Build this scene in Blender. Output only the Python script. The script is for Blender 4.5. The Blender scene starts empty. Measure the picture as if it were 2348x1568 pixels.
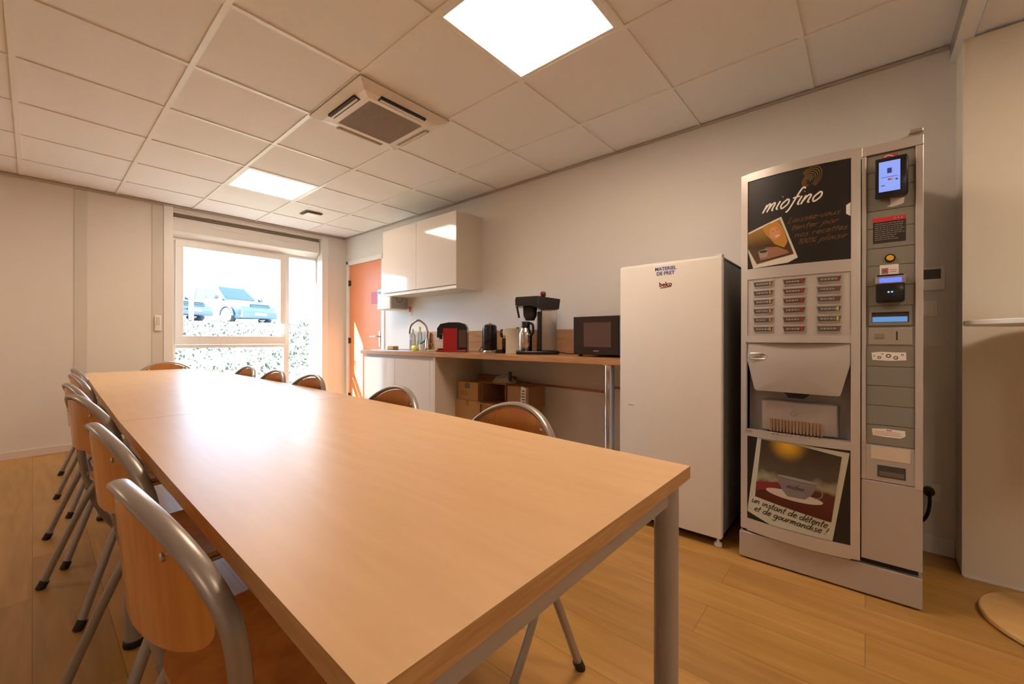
import bpy, bmesh, math, random
from mathutils import Vector, Matrix
random.seed(7)
SC = bpy.context.scene
COL = SC.collection
PI = math.pi

# ------------------------------------------------------------------ materials
MATS = {}
def mat(name, col, rough=.5, metal=0., coat=0., emis=None, estr=0., noise=0., nscale=8., bump=0., bscale=60.,
        spec=.5, trans=0.):
    if name in MATS: return MATS[name]
    m = bpy.data.materials.new(name); m.use_nodes = True
    nt = m.node_tree; b = nt.nodes['Principled BSDF']
    b.inputs['Base Color'].default_value = (*col, 1)
    b.inputs['Roughness'].default_value = rough
    b.inputs['Metallic'].default_value = metal
    b.inputs['Coat Weight'].default_value = coat
    b.inputs['Coat Roughness'].default_value = .08
    b.inputs['Specular IOR Level'].default_value = spec
    if emis:
        b.inputs['Emission Color'].default_value = (*emis, 1)
        b.inputs['Emission Strength'].default_value = estr
    if noise or bump:
        tc = nt.nodes.new('ShaderNodeTexCoord')
        if noise:
            n = nt.nodes.new('ShaderNodeTexNoise'); n.inputs['Scale'].default_value = nscale
            n.inputs['Detail'].default_value = 4
            nt.links.new(tc.outputs['Object'], n.inputs['Vector'])
            mr = nt.nodes.new('ShaderNodeMapRange'); mr.inputs[3].default_value = 1-noise; mr.inputs[4].default_value = 1+noise
            nt.links.new(n.outputs['Fac'], mr.inputs[0])
            mx = nt.nodes.new('ShaderNodeVectorMath'); mx.operation = 'SCALE'
            mx.inputs[0].default_value = col
            nt.links.new(mr.outputs[0], mx.inputs['Scale'])
            nt.links.new(mx.outputs[0], b.inputs['Base Color'])
        if bump:
            n2 = nt.nodes.new('ShaderNodeTexNoise'); n2.inputs['Scale'].default_value = bscale
            nt.links.new(tc.outputs['Object'], n2.inputs['Vector'])
            bp = nt.nodes.new('ShaderNodeBump'); bp.inputs['Strength'].default_value = bump
            bp.inputs['Distance'].default_value = .002
            nt.links.new(n2.outputs['Fac'], bp.inputs['Height'])
            nt.links.new(bp.outputs[0], b.inputs['Normal'])
    MATS[name] = m
    return m

def wood(name, ca, cb, rough=.4, stretch=(14, 1.2, 14), scale=3., rough_spec=.5, coat=0., planks=None, bump=.05, ior=None):
    """grain noise stretched along an axis; planks=(width,length) adds a floor board pattern along Y"""
    m = bpy.data.materials.new(name); m.use_nodes = True
    nt = m.node_tree; L = nt.links; b = nt.nodes['Principled BSDF']
    b.inputs['Roughness'].default_value = rough
    b.inputs['Specular IOR Level'].default_value = rough_spec
    b.inputs['Coat Weight'].default_value = coat
    b.inputs['Coat Roughness'].default_value = .12
    tc = nt.nodes.new('ShaderNodeTexCoord')
    mp = nt.nodes.new('ShaderNodeMapping'); mp.inputs['Scale'].default_value = stretch
    L.new(tc.outputs['Object'], mp.inputs['Vector'])
    n = nt.nodes.new('ShaderNodeTexNoise'); n.inputs['Scale'].default_value = scale; n.inputs['Detail'].default_value = 7
    n.inputs['Distortion'].default_value = .6
    vec = mp.outputs[0]
    if planks:
        br = nt.nodes.new('ShaderNodeTexBrick')
        mp2 = nt.nodes.new('ShaderNodeMapping'); mp2.inputs['Rotation'].default_value = (0, 0, PI/2)
        L.new(tc.outputs['Object'], mp2.inputs['Vector']); L.new(mp2.outputs[0], br.inputs['Vector'])
        br.inputs['Scale'].default_value = 1.; br.inputs['Brick Width'].default_value = planks[1]
        br.inputs['Row Height'].default_value = planks[0]; br.inputs['Mortar Size'].default_value = .0012
        br.inputs['Mortar Smooth'].default_value = .3; br.offset = .37; br.offset_frequency = 2
        br.inputs['Color1'].default_value = (0, 0, 0, 1); br.inputs['Color2'].default_value = (1, 1, 1, 1)
        br.inputs['Mortar'].default_value = (.5, .5, .5, 1)
        sp = nt.nodes.new('ShaderNodeVectorMath'); sp.operation = 'SCALE'; sp.inputs['Scale'].default_value = 37.
        L.new(br.outputs['Color'], sp.inputs[0])
        ad = nt.nodes.new('ShaderNodeVectorMath'); ad.operation = 'ADD'
        L.new(vec, ad.inputs[0]); L.new(sp.outputs[0], ad.inputs[1]); vec = ad.outputs[0]
    L.new(vec, n.inputs['Vector'])
    cr = nt.nodes.new('ShaderNodeValToRGB')
    cr.color_ramp.elements[0].position = .3; cr.color_ramp.elements[0].color = (*ca, 1)
    cr.color_ramp.elements[1].position = .7; cr.color_ramp.elements[1].color = (*cb, 1)
    L.new(n.outputs['Fac'], cr.inputs[0]); out = cr.outputs[0]
    if planks:
        mr = nt.nodes.new('ShaderNodeMapRange'); mr.inputs[3].default_value = .86; mr.inputs[4].default_value = 1.12
        L.new(br.outputs['Color'], mr.inputs[0])
        v1 = nt.nodes.new('ShaderNodeVectorMath'); v1.operation = 'SCALE'
        L.new(out, v1.inputs[0]); L.new(mr.outputs[0], v1.inputs['Scale'])
        mx = nt.nodes.new('ShaderNodeMix'); mx.data_type = 'RGBA'
        L.new(br.outputs['Fac'], mx.inputs[0]); L.new(v1.outputs[0], mx.inputs[6])
        mx.inputs[7].default_value = (ca[0]*.55, ca[1]*.5, ca[2]*.45, 1)
        out = mx.outputs[2]
    L.new(out, b.inputs['Base Color'])
    if bump:
        bp = nt.nodes.new('ShaderNodeBump'); bp.inputs['Strength'].default_value = bump; bp.inputs['Distance'].default_value = .002
        L.new(n.outputs['Fac'], bp.inputs['Height']); L.new(bp.outputs[0], b.inputs['Normal'])
    MATS[name] = m
    if ior: b.inputs['IOR'].default_value = ior
    return m

def glass_mat(name, tint=(1, 1, 1), refl=.9):
    m = bpy.data.materials.new(name); m.use_nodes = True
    nt = m.node_tree; L = nt.links; nt.nodes.remove(nt.nodes['Principled BSDF'])
    out = nt.nodes['Material Output']
    tr = nt.nodes.new('ShaderNodeBsdfTransparent'); tr.inputs[0].default_value = (*tint, 1)
    gl = nt.nodes.new('ShaderNodeBsdfGlossy'); gl.inputs['Roughness'].default_value = .01
    fr = nt.nodes.new('ShaderNodeFresnel'); fr.inputs[0].default_value = 1.45
    ml = nt.nodes.new('ShaderNodeMath'); ml.operation = 'MULTIPLY'; ml.inputs[1].default_value = refl
    mx = nt.nodes.new('ShaderNodeMixShader')
    L.new(fr.outputs[0], ml.inputs[0]); L.new(ml.outputs[0], mx.inputs[0])
    L.new(tr.outputs[0], mx.inputs[1]); L.new(gl.outputs[0], mx.inputs[2]); L.new(mx.outputs[0], out.inputs[0])
    MATS[name] = m
    return m

wall_paint = mat('wall_paint', (.77, .75, .73), .55, noise=.015, nscale=2)
panel_paint = mat('panel_paint', (.78, .75, .71), .45, noise=.015, nscale=3)
strip_paint = mat('strip_paint', (.66, .63, .57), .45)
white_pvc = mat('white_pvc', (.86, .86, .85), .3)
shutter_pvc = mat('shutter_pvc', (.80, .79, .76), .35)
tile_mat = mat('ceiling_tile', (.88, .88, .89), .75, noise=.02, nscale=30, bump=.15, bscale=300)
tbar_mat = mat('ceiling_bar', (.88, .87, .84), .35)
light_mat = mat('light_diffuser', (1, 1, 1), .4, emis=(1., .76, .555), estr=24.5)
alu = mat('brushed_aluminium', (.50, .48, .47), .32, .8)
silver_paint = mat('silver_paint', (.50, .47, .45), .35, .45)
silver_lite = mat('silver_light', (.60, .57, .55), .3, .5)
steel = mat('steel', (.62, .61, .60), .22, 1.)
chrome = mat('chrome', (.80, .80, .80), .08, 1.)
tube_mat = mat('grey_taupe_tube', (.36, .33, .31), .32, .45)
tleg_mat = mat('table_leg_grey', (.38, .35, .33), .38, .35)
rubber = mat('black_rubber', (.012, .012, .012), .6)
blk = mat('black_plastic', (.010, .010, .012), .22)
blk_m = mat('black_matte', (.012, .012, .013), .6)
dk = mat('dark_grey', (.05, .05, .05), .5)
col_grey = mat('column_grey', (.22, .21, .18), .5)
gloss_white = mat('gloss_white', (.80, .77, .75), .06, coat=.6)
cream = mat('cream_melamine', (.70, .64, .56), .45)
fridge_w = mat('fridge_white', (.80, .78, .76), .35, bump=.1, bscale=220)
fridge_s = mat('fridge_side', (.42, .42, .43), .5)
orange = mat('orange_door', (.78, .27, .11), .45)
pink = mat('pink_sign', (.62, .12, .20), .5)
white = mat('white_plastic', (.82, .81, .78), .4)
offw = mat('cream_plastic', (.74, .68, .55), .35)
red = mat('red_gloss', (.42, .012, .018), .25)
redk = mat('red_dark', (.16, .008, .01), .2)
redp = mat('red_print', (.62, .02, .03), .45)
copper = mat('copper', (.50, .16, .09), .35, .8)
bronze = mat('brushed_bronze', (.50, .38, .30), .25, 1.)
carton = mat('cardboard', (.50, .29, .13), .75, noise=.06, nscale=12)
carton2 = mat('cardboard_dark', (.36, .19, .085), .8, noise=.06, nscale=12)
paper = mat('paper', (.80, .76, .72), .6)
blue_ink = mat('blue_ink', (.04, .08, .35), .5)
dark_ink = mat('dark_ink', (.02, .018, .016), .5)
green = mat('green_plastic', (.03, .25, .17), .4)
yellow = mat('yellow_plastic', (.85, .75, .02), .4)
lime = mat('pale_green', (.55, .68, .30), .5)
ylw_btn = mat('amber_button', (.75, .42, .01), .35)
scr_blue = mat('screen_blue', (.1, .15, .6), .3, emis=(.13, .22, .95), estr=.9)
scr_pale = mat('screen_pale', (.2, .3, .6), .3, emis=(.20, .33, 1.), estr=.75)
scr_lcd = mat('lcd_blue', (.1, .25, .5), .3, emis=(.10, .32, .75), estr=.6)
led_blue = mat('led_blue', (.1, .3, 1), .3, emis=(.1, .35, 1.), estr=2.)
brown_glass = mat('smoked_glass', (.10, .055, .045), .15)
dk_brown = mat('dark_brown_plastic', (.020, .009, .008), .28)
clear_bottle = glass_mat('clear_plastic', (.80, .87, .88))
pane = glass_mat('window_glass', (.97, .985, .98), .5)
beech = wood('beech_laminate', (.72, .46, .245), (.77, .51, .28), rough=.36, stretch=(9, .8, 9), scale=4., bump=.01, rough_spec=.5, ior=1.3)
beech_edge = wood('beech_edge', (.40, .22, .085), (.55, .32, .14), rough=.4, stretch=(4, 4, 60), scale=3.)
ply = wood('orange_ply', (.52, .20, .045), (.63, .27, .07), rough=.22, stretch=(16, 16, 2.), scale=2., bump=.01)
ply_edge = mat('ply_edge', (.45, .22, .10), .45)
oak_floor = wood('oak_vinyl', (.37, .19, .045), (.50, .275, .078), rough=.38, stretch=(9, .8, 9), scale=2.6, planks=(.19, 1.25), bump=.04)
top_wood = wood('worktop_wood', (.40, .20, .085), (.56, .31, .15), rough=.25, stretch=(14, 1.2, 14), scale=3.)
disc_wood = wood('round_base_wood', (.60, .36, .13), (.68, .43, .17), rough=.3, stretch=(8, 1, 8), scale=3.)

# ------------------------------------------------------------------ mesh builder
def spline(pts, n=8, closed=False):
    P = [Vector(p) for p in pts]; out = []
    N = len(P); segs = N if closed else N-1
    for i in range(segs):
        if closed: a, b, c, d = P[(i-1) % N], P[i], P[(i+1) % N], P[(i+2) % N]
        else: a, b, c, d = P[max(i-1, 0)], P[i], P[i+1], P[min(i+2, N-1)]
        for k in range(n):
            t = k/n
            out.append(.5*((2*b)+(c-a)*t+(2*a-5*b+4*c-d)*t*t+(3*b-a-3*c+d)*t**3))
    if not closed: out.append(P[-1])
    return out

class B:
    def __init__(s): s.bm = bmesh.new(); s.m = 0
    def mat(s, i): s.m = i; return s
    def face(s, vs):
        try: f = s.bm.faces.new(vs); f.material_index = s.m; return f
        except ValueError: return None
    def poly(s, pts): return s.face([s.bm.verts.new(p) for p in pts])
    def box(s, x0, x1, y0, y1, z0, z1, bev=0., seg=2):
        x0, x1 = sorted((x0, x1)); y0, y1 = sorted((y0, y1)); z0, z1 = sorted((z0, z1))
        t = bmesh.new(); bmesh.ops.create_cube(t, size=1)
        for v in t.verts:
            v.co = Vector(((x0+x1)/2+v.co.x*(x1-x0), (y0+y1)/2+v.co.y*(y1-y0), (z0+z1)/2+v.co.z*(z1-z0)))
        if bev: bmesh.ops.bevel(t, geom=t.edges[:], offset=min(bev, .49*min(x1-x0, y1-y0, z1-z0)), segments=seg, profile=.5, affect='EDGES')
        s.merge(t); return s
    def merge(s, t, M=None):
        mp = {}
        for v in t.verts: mp[v] = s.bm.verts.new(M @ v.co if M else v.co)
        for f in t.faces:
            g = s.face([mp[v] for v in f.verts])
        t.free(); return s
    def tube(s, pts, r, seg=12, cap=True, closed=False, wide=None):
        P = [Vector(p) for p in pts]; N = len(P); rings = []
        rr = r if isinstance(r, (list, tuple)) else [r]*N
        up = None
        for i in range(N):
            if closed: t = P[(i+1) % N]-P[i-1]
            else: t = P[min(i+1, N-1)]-P[max(i-1, 0)]
            t.normalize()
            if up is None:
                up = Vector((0, 0, 1)) if abs(t.z) < .9 else Vector((1, 0, 0))
            n = (up-t*up.dot(t)).normalized(); up = n; b = t.cross(n); ra = rb = rr[i]
            if wide: n = Vector(wide[0]); n = (n-t*n.dot(t)).normalized(); b = t.cross(n); ra = wide[1]
            rings.append([s.bm.verts.new(P[i]+ra*math.cos(2*PI*k/seg)*n+rb*math.sin(2*PI*k/seg)*b) for k in range(seg)])
        for i in range(N if closed else N-1):
            A, C = rings[i], rings[(i+1) % N]
            for k in range(seg): s.face([A[k], A[(k+1) % seg], C[(k+1) % seg], C[k]])
        if cap and not closed: s.face(rings[0][::-1]); s.face(rings[-1])
        return s
    def lathe(s, prof, c=(0, 0, 0), seg=32, axis='z', sx=1., sy=1.):
        c = Vector(c); rings = []
        for (r, h) in prof:
            ring = []
            for k in range(seg):
                a = 2*PI*k/seg; u, v = r*math.cos(a)*sx, r*math.sin(a)*sy
                p = {'z': (u, v, h), 'x': (h, u, v), 'y': (u, h, v)}[axis]
                ring.append(s.bm.verts.new(c+Vector(p)))
            rings.append(ring)
        for A, C in zip(rings, rings[1:]):
            for k in range(seg): s.face([A[k], A[(k+1) % seg], C[(k+1) % seg], C[k]])
        s.face(rings[0][::-1]); s.face(rings[-1])
        return s
    def prism(s, pts2, lo, hi, axis='z'):
        def P(a, b, h): return {'z': (a, b, h), 'x': (h, a, b), 'y': (a, h, b)}[axis]
        A = [s.bm.verts.new(P(a, b, lo)) for a, b in pts2]; C = [s.bm.verts.new(P(a, b, hi)) for a, b in pts2]
        n = len(A); s.face(A[::-1]); s.face(C)
        for k in range(n): s.face([A[k], A[(k+1) % n], C[(k+1) % n], C[k]])
        return s
    def plate(s, outline, fmap, bmap, rings=6, edge_mat=None):
        """solid shell from a 2D outline (star-shaped about its centroid), front and back surfaces given by maps"""
        cx = sum(p[0] for p in outline)/len(outline); cy = sum(p[1] for p in outline)/len(outline)
        n = len(outline); m0 = s.m; last = []
        for mp, flip in ((fmap, False), (bmap, True)):
            cen = s.bm.verts.new(mp(cx, cy)); prev = None
            for r in range(1, rings+1):
                t = r/rings
                R = [s.bm.verts.new(mp(cx+(p[0]-cx)*t, cy+(p[1]-cy)*t)) for p in outline]
                for k in range(n):
                    k2 = (k+1) % n
                    vs = [cen, R[k], R[k2]] if prev is None else [prev[k], R[k], R[k2], prev[k2]]
                    s.face(vs[::-1] if flip else vs)
                prev = R
            last.append(prev)
        if edge_mat is not None: s.m = edge_mat
        for k in range(n):
            k2 = (k+1) % n; s.face([last[0][k], last[1][k], last[1][k2], last[0][k2]])
        s.m = m0
        return s
    def build(s, name, mats, parent=None, smooth=False, local=False, angle=35):
        bmesh.ops.recalc_face_normals(s.bm, faces=s.bm.faces[:])
        root = parent
        while root is not None and root.parent: root = root.parent
        if root is not None and not local and not root.get('_loc'):
            o = root.location
            for v in s.bm.verts: v.co = v.co-o
        me = bpy.data.meshes.new(name); s.bm.to_mesh(me); s.bm.free()
        for m in (mats if isinstance(mats, (list, tuple)) else [mats]): me.materials.append(m)
        if smooth:
            for p in me.polygons: p.use_smooth = True
            try: me.set_sharp_from_angle(angle=math.radians(angle))
            except Exception: pass
        ob = bpy.data.objects.new(name, me); COL.objects.link(ob)
        if parent is not None: ob.parent = parent
        return ob

def thing(name, label, cat, loc=(0, 0, 0), rz=0., group=None, local=False):
    o = bpy.data.objects.new(name, None); COL.objects.link(o); o.empty_display_size = .05
    o.location = loc; o.rotation_euler = (0, 0, rz)
    o['label'] = label; o['category'] = cat
    if group: o['group'] = group
    if local or rz: o['_loc'] = 1
    return o
def tag(o, label, cat, group=None, kind=None):
    o['label'] = label; o['category'] = cat
    if group: o['group'] = group
    if kind: o['kind'] = kind
    return o
def struct(o): o['kind'] = 'structure'; return o
def copy_tree(o, parent=None):
    c = o.copy(); COL.objects.link(c)
    if parent is not None: c.parent = parent
    for ch in list(o.children): copy_tree(ch, c)
    return c

# dimensional layout (metres). +Y runs towards the window wall, +X towards the kitchen wall
CEIL = 2.43; XW = 2.85; YW = 5.52; YP = -.324; XL = -3.1; YB = -4.2
# ------------------------------------------------------------------ room shell
b = B(); b.box(XL-.2, XW+.2, YB-.2, YW+.4, -.12, 0); struct(b.build('floor', oak_floor))
GX, GY, T = 1.13, 2.03, .6
b = B()
lights = [(0, -2), (0, 3), (0, -6), (-5, 3), (-5, -7)]  # the later entries are unseen panels added to light the room
ilo, ihi = -8, 3; jlo, jhi = -4, 6
skip = set(lights)
def in_room(x0, x1, y0, y1): return x1 > XL and x0 < XW and y1 > YP and y0 < YW
b.mat(0)
for i in range(ilo, ihi):
    for j in range(jlo, jhi):
        x0, x1, y0, y1 = GX+T*i, GX+T*(i+1), GY+T*j, GY+T*(j+1)
        x0 = max(x0, XL); x1 = min(x1, XW); y0 = max(y0, YP+.02); y1 = min(y1, YW)
        if x1-x0 < .05 or y1-y0 < .05 or (i, j) in skip: continue
        b.box(x0, x1, y0, y1, CEIL+.007, CEIL+.02)
b.mat(1)
for i in range(ilo, ihi+1):
    x = GX+T*i
    if XL < x < XW: b.box(x-.012, x+.012, YP+.02, YW, CEIL, CEIL+.0075)
for j in range(jlo, jhi+1):
    y = GY+T*j
    if YP+.05 < y < YW: b.box(XL, XW, y-.0115, y+.0115, CEIL+.001, CEIL+.0075)
b.mat(0); b.box(XL-.2, XW+.2, YP, YW+.4, CEIL+.08, CEIL+.2)
# lower ceiling area behind the beam
b.mat(0)
for i in range(ilo, ihi):
    for j in range(-12, -3):
        x0, x1, y0, y1 = GX+T*i, GX+T*(i+1), GY+T*j, GY+T*(j+1)
        x0 = max(x0, XL); x1 = min(x1, XW); y1 = min(y1, YP); y0 = max(y0, YB)
        if x1-x0 < .05 or y1-y0 < .05 or (i, j) in skip: continue
        b.box(x0, x1, y0, y1, 2.357, 2.37)
b.mat(1)
for i in range(ilo, ihi+1):
    x = GX+T*i
    if XL < x < XW: b.box(x-.012, x+.012, YB, YP, 2.35, 2.3575)
for j in range(-12, -3):
    y = GY+T*j
    if YB < y < YP: b.box(XL, XW, y-.0115, y+.0115, 2.351, 2.3575)
b.mat(0); b.box(XL-.2, XW+.2, YB-.2, YP, 2.43, 2.63)
struct(b.build('ceiling', [tile_mat, tbar_mat]))
# beam profile between both ceiling levels
b = B(); b.box(XL, XW, YP-.02, YP+.022, 2.352, CEIL+.01).mat(1).box(XL, XW, YP-.03, YP+.024, 2.344, 2.352)
struct(b.build('trim_1', [alu, white_pvc]))
b = B(); b.box(XW-.016, XW-.0005, YP+.024, YW, CEIL-.012, CEIL-.0005).box(XL, XW-.017, YW-.016, YW-.0005, CEIL-.02, CEIL-.0005)
struct(b.build('trim_2', mat('edge_trim', (.50, .43, .37), .5)))

# kitchen wall with door opening
DY0, DY1, DZ = 4.575, 5.44, 2.065
b = B()
b.box(XW, XW+.15, YP-.2, DY0, 0, CEIL+.08).box(XW, XW+.15, DY1, YW+.4, 0, CEIL+.08).box(XW, XW+.15, DY0, DY1, DZ, CEIL+.08)
b.box(XW+.12, XW+.15, DY0, DY1, 0, DZ)
struct(b.build('wall_kitchen', wall_paint))
b = B(); b.box(2.655, XW, YB, YP, 0, 2.344); struct(b.build('wall_pier', mat('pier_paint', (.80, .76, .66), .5, noise=.01, nscale=2)))
b = B(); b.box(2.643, 2.655, YB, YP, 0, .006).box(2.653, 2.657, YP-.004, YP+.003, .0, 2.34)
struct(b.build('trim_3', wall_paint))
b = B(); b.box(XL-.2, XL, YB, YW+.4, 0, 2.55); struct(b.build('wall_left', wall_paint))
b = B(); b.box(XL-.2, XW+.2, YB-.2, YB, 0, 2.55); struct(b.build('wall_rear', wall_paint))
b = B(); b.box(XW-.013, XW, YP+.004, 1.05, 0, .085, .002); struct(b.build('baseboard_kitchen', white_pvc))
b = B(); b.box(XL, .95, YW-.012, YW, 0, .065, .002); struct(b.build('baseboard_window', mat('skirting', (.74, .66, .60), .4)))

# window wall
WX0, WX1, WZ0, WZ1 = .958, 2.515, .10, 2.37
b = B()
b.box(XL-.2, WX0, YW, 5.9, 0, CEIL+.08).box(WX1, XW+.15, YW, 5.9, 0, CEIL+.08).box(WX0, WX1, YW, 5.9, WZ1, CEIL+.08).box(WX0, WX1, YW, 5.9, 0, WZ0)
b.box(WX0, WX1, 5.76, 5.9, 2.12, WZ1)
struct(b.build('wall_window', panel_paint))
def cover(n, x0, x1, m, z0=.0, z1=CEIL-.021, d=.006):
    q = B(); q.box(x0, x1, YW-d, YW-.0005, z0, z1, .001); struct(q.build('trim_%d' % n, m))
cover(4, .247, .330, strip_paint, .066)
cover(5, .790, .880, strip_paint, .066)
cover(6, -1.0, -.917, strip_paint, .066)
cover(7, -2.2, -2.117, strip_paint, .066)
cover(8, .881, .957, white_pvc, 0, 2.41, .014)
cover(9, 2.516, 2.60, white_pvc, 0, 2.38, .014)
b = B(); b.box(WX0-.0, WX1, YW-.01, YW+.0, 2.372, 2.408); struct(b.build('trim_10', strip_paint))
# (seams) and screws between panels
# roller shutter housing
b = B()
b.prism([(5.60, 2.17), (5.575, 2.18), (5.575, 2.325), (5.60, 2.335), (5.755, 2.335), (5.755, 2.125), (5.66, 2.125)], WX0+.004, WX1-.004, 'x')
sh = thing('roller_shutter_box', 'white roller shutter housing with two vent slots above the window', 'shutter box', (1.73, 5.66, 2.125))
b.build('housing', shutter_pvc, sh)
for x0, x1 in ((1.25, 1.62), (1.92, 2.25)):
    q = B(); q.box(x0, x1, 5.5735, 5.5755, 2.262, 2.268).box(x0, x1, 5.568, 5.575, 2.268, 2.274, .001); q.build('vent_slot', [white_pvc], sh)
q = B(); q.box(WX0+.004, WX1-.004, 5.60, 5.70, 2.3385, 2.369); q.build('gap_shade', mat('shadow_gap', (.30, .27, .22), .7), sh)  # brown strip painted for the shade in the gap above the housing
# window
win = thing('window_1', 'white framed window with a wide casement, a low pane and a tall side pane', 'window', (1.75, 5.70, WZ0)); struct(win); del win['label']; del win['category']
b = B()
FY0, FY1 = 5.67, 5.74
def bar(x0, x1, z0, z1, y0=FY0, y1=FY1, bev=.006): b.box(x0, x1, y0, y1, z0, z1, bev)
bar(WX0+.001, 1.005, WZ0+.051, 2.088, bev=0); bar(2.5, WX1-.001, WZ0+.051, 2.088, bev=0); bar(WX0+.001, WX1-.001, 2.089, 2.1245, bev=.003); bar(WX0+.001, WX1-.001, WZ0+.001, .15, bev=.003)
bar(2.10, 2.165, .1505, 2.0885, bev=.003); bar(1.0055, 2.0995, .925, .965, bev=.003)
b.build('window_frame', white_pvc, win)
b = B(); SY0, SY1 = 5.645, 5.70
SY1 = 5.669; SY0 = 5.645; bar(1.0, 1.070, 1.0605, 2.0345, SY0, SY1, .002); bar(2.05, 2.115, 1.0605, 2.0345, SY0, SY1, .002); bar(1.0, 2.115, 2.035, 2.10, SY0, SY1, .002); bar(1.0, 2.115, .965, 1.06, SY0, SY1, .002)
bar(1.02, 1.068, 1.0605, 2.0345, SY1, 5.70, 0); bar(2.052, 2.0995, 1.0605, 2.0345, SY1, 5.70, 0)
sash = b.build('casement', white_pvc, win)
q = B(); q.box(2.07, 2.095, 5.63, 5.645, 1.14, 1.22, .004); q.tube(spline([(2.082, 5.63, 1.2), (2.082, 5.605, 1.2), (2.08, 5.595, 1.17), (2.078, 5.592, 1.08)], 5), .009); q.build('window_handle', white_pvc, sash, True)
for x0, x1, z0, z1, y in ((1.06, 2.06, 1.05, 2.04, 5.685), (1.0, 2.105, .145, .93, 5.71), (2.16, 2.52, .145, 2.095, 5.71)):
    q = B(); q.box(x0, x1, y, y+.004, z0, z1); q.build('pane', pane, win)
b = B(); b.box(WX0, WX1, YW-.01, 5.67, WZ0-.03, WZ0, .004); struct(b.build('trim_11', white_pvc))

# wall switch beside the window
t = thing('wall_remote', 'small white shutter remote clipped to the wall left of the window', 'remote control', (.835, YW-.006, 1.19))
b = B(); b.box(.808, .862, YW-.03, YW-.0065, 1.11, 1.27, .008); b.build('body', white, t, True)
b = B(); b.box(.82, .85, YW-.034, YW-.0295, 1.17, 1.25, .002); b.build('button_plate', cream, t)

# door
d = thing('door_1', '', '', (XW, 5.0, 0)); struct(d); del d['label']; del d['category']
b = B(); b.box(XW+.012, XW+.055, 4.60, 5.415, .005, 2.04, .001); dl = b.build('door_leaf', orange, d)
b = B(); b.box(XW-.012, XW+.06, 4.576, 4.598, 0, 2.064, .002).box(XW-.012, XW+.06, 5.417, 5.439, 0, 2.064, .002).box(XW-.012, XW+.06, 4.576, 5.439, 2.042, 2.064, .002)
b.box(XW-.012, XW-.0005, 4.535, 4.577, 0, 2.10, .002).box(XW-.012, XW-.0005, 5.438, 5.48, 0, 2.10, .002).box(XW-.012, XW-.0005, 4.535, 5.48, 2.063, 2.10, .002)
b.build('door_frame', white_pvc, d)
for z in (1.80, 1.01, .25):
    b = B(); b.tube([(XW-.006, 5.412, z-.04), (XW-.006, 5.412, z+.04)], .009).box(XW, XW+.013, 5.39, 5.412, z-.035, z+.035); b.build('hinge', dk, dl, True)
b = B(); b.box(XW+.004, XW+.0125, 4.645, 4.685, .93, 1.13, .003)
b.tube(spline([(XW+.006, 4.665, 1.065), (XW-.04, 4.665, 1.065), (XW-.05, 4.68, 1.065), (XW-.05, 4.79, 1.062)], 6), .009)
b.build('door_handle', steel, dl, True)
t = tag(B().box(XW+.004, XW+.0118, 4.715, 4.86, 1.49, 1.635, .001).build('door_sign', pink), 'small pink sign on the orange door', 'sign')

# ------------------------------------------------------------------ ceiling lights
LZ = CEIL
lab = {(0, -2): 'large square ceiling light panel nearest the camera', (0, 3): 'ceiling light panel near the window, beyond the air conditioner'}
for (i, j) in lights:
    x0, y0 = GX+T*i, GY+T*j
    z = CEIL if j > -4 else 2.35
    t = thing('ceiling_light', lab.get((i, j), 'unseen square ceiling light panel added to light the room, behind or left of the camera'), 'ceiling light', (x0+.3, y0+.3, z), group='ceiling panels in view' if (i, j) in lab else 'added ceiling panels outside the picture')
    b = B(); e = .013; w = .02
    b.box(x0+e, x0+T-e, y0+e, y0+e+w, z+.002, z+.03).box(x0+e, x0+T-e, y0+T-e-w, y0+T-e, z+.002, z+.03)
    b.box(x0+e, x0+e+w, y0+e+w, y0+T-e-w, z+.002, z+.03).box(x0+T-e-w, x0+T-e, y0+e+w, y0+T-e-w, z+.002, z+.03)
    b.build('frame', tbar_mat, t)
    b = B(); b.box(x0+e+w*.9, x0+T-e-w*.9, y0+e+w*.9, y0+T-e-w*.9, z+.008, z+.012); b.build('diffuser', light_mat, t)

# ------------------------------------------------------------------ air conditioner cassette
ax0, ay0, aw = GX-.005, GY-.005, .615
acx, acy = ax0+aw/2, ay0+aw/2
ac = thing('air_conditioner', 'white four-way air conditioner cassette set in the ceiling', 'air conditioner', (acx, acy, CEIL))
acm = mat('ac_white', (.83, .79, .74), .4)
b = B(); hw = aw/2; dz = .042
# bevelled panel frame with centre opening and four slots: ring built of trapezoid pieces
def P(u, v, z): return (acx+u, acy+v, CEIL-z)
outer = hw; mid = hw-.055; inn = .185
prof = [(outer, .0), (outer, .008), (mid, .034), (inn+.025, dz), (inn, dz), (inn, dz-.012)]
for (r0, z0), (r1, z1) in zip(prof, prof[1:]):
    for k in range(4):
        c = [(-1, -1), (1, -1), (1, 1), (-1, 1)]; a1, a2 = c[k], c[(k+1) % 4]
        b.poly([P(a1[0]*r0, a1[1]*r0, z0), P(a2[0]*r0, a2[1]*r0, z0), P(a2[0]*r1, a2[1]*r1, z1), P(a1[0]*r1, a1[1]*r1, z1)])
b.box(acx-hw, acx+hw, acy-hw, acy+hw, CEIL-.003, CEIL+.006)
b.build('panel', acm, ac)
b = B()
b.box(acx-inn, acx+inn, acy-inn, acy+inn, CEIL-dz+.006, CEIL-dz+.011)
grm = mat('ac_grille', (.45, .38, .31), .55)
for k in range(60):
    u = -inn+.004+(2*inn-.008)*k/59
    b.box(acx+u-.0012, acx+u+.0012, acy-inn, acy+inn, CEIL-dz+.001, CEIL-dz+.008)
b.build('intake_grille', grm, ac)
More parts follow.
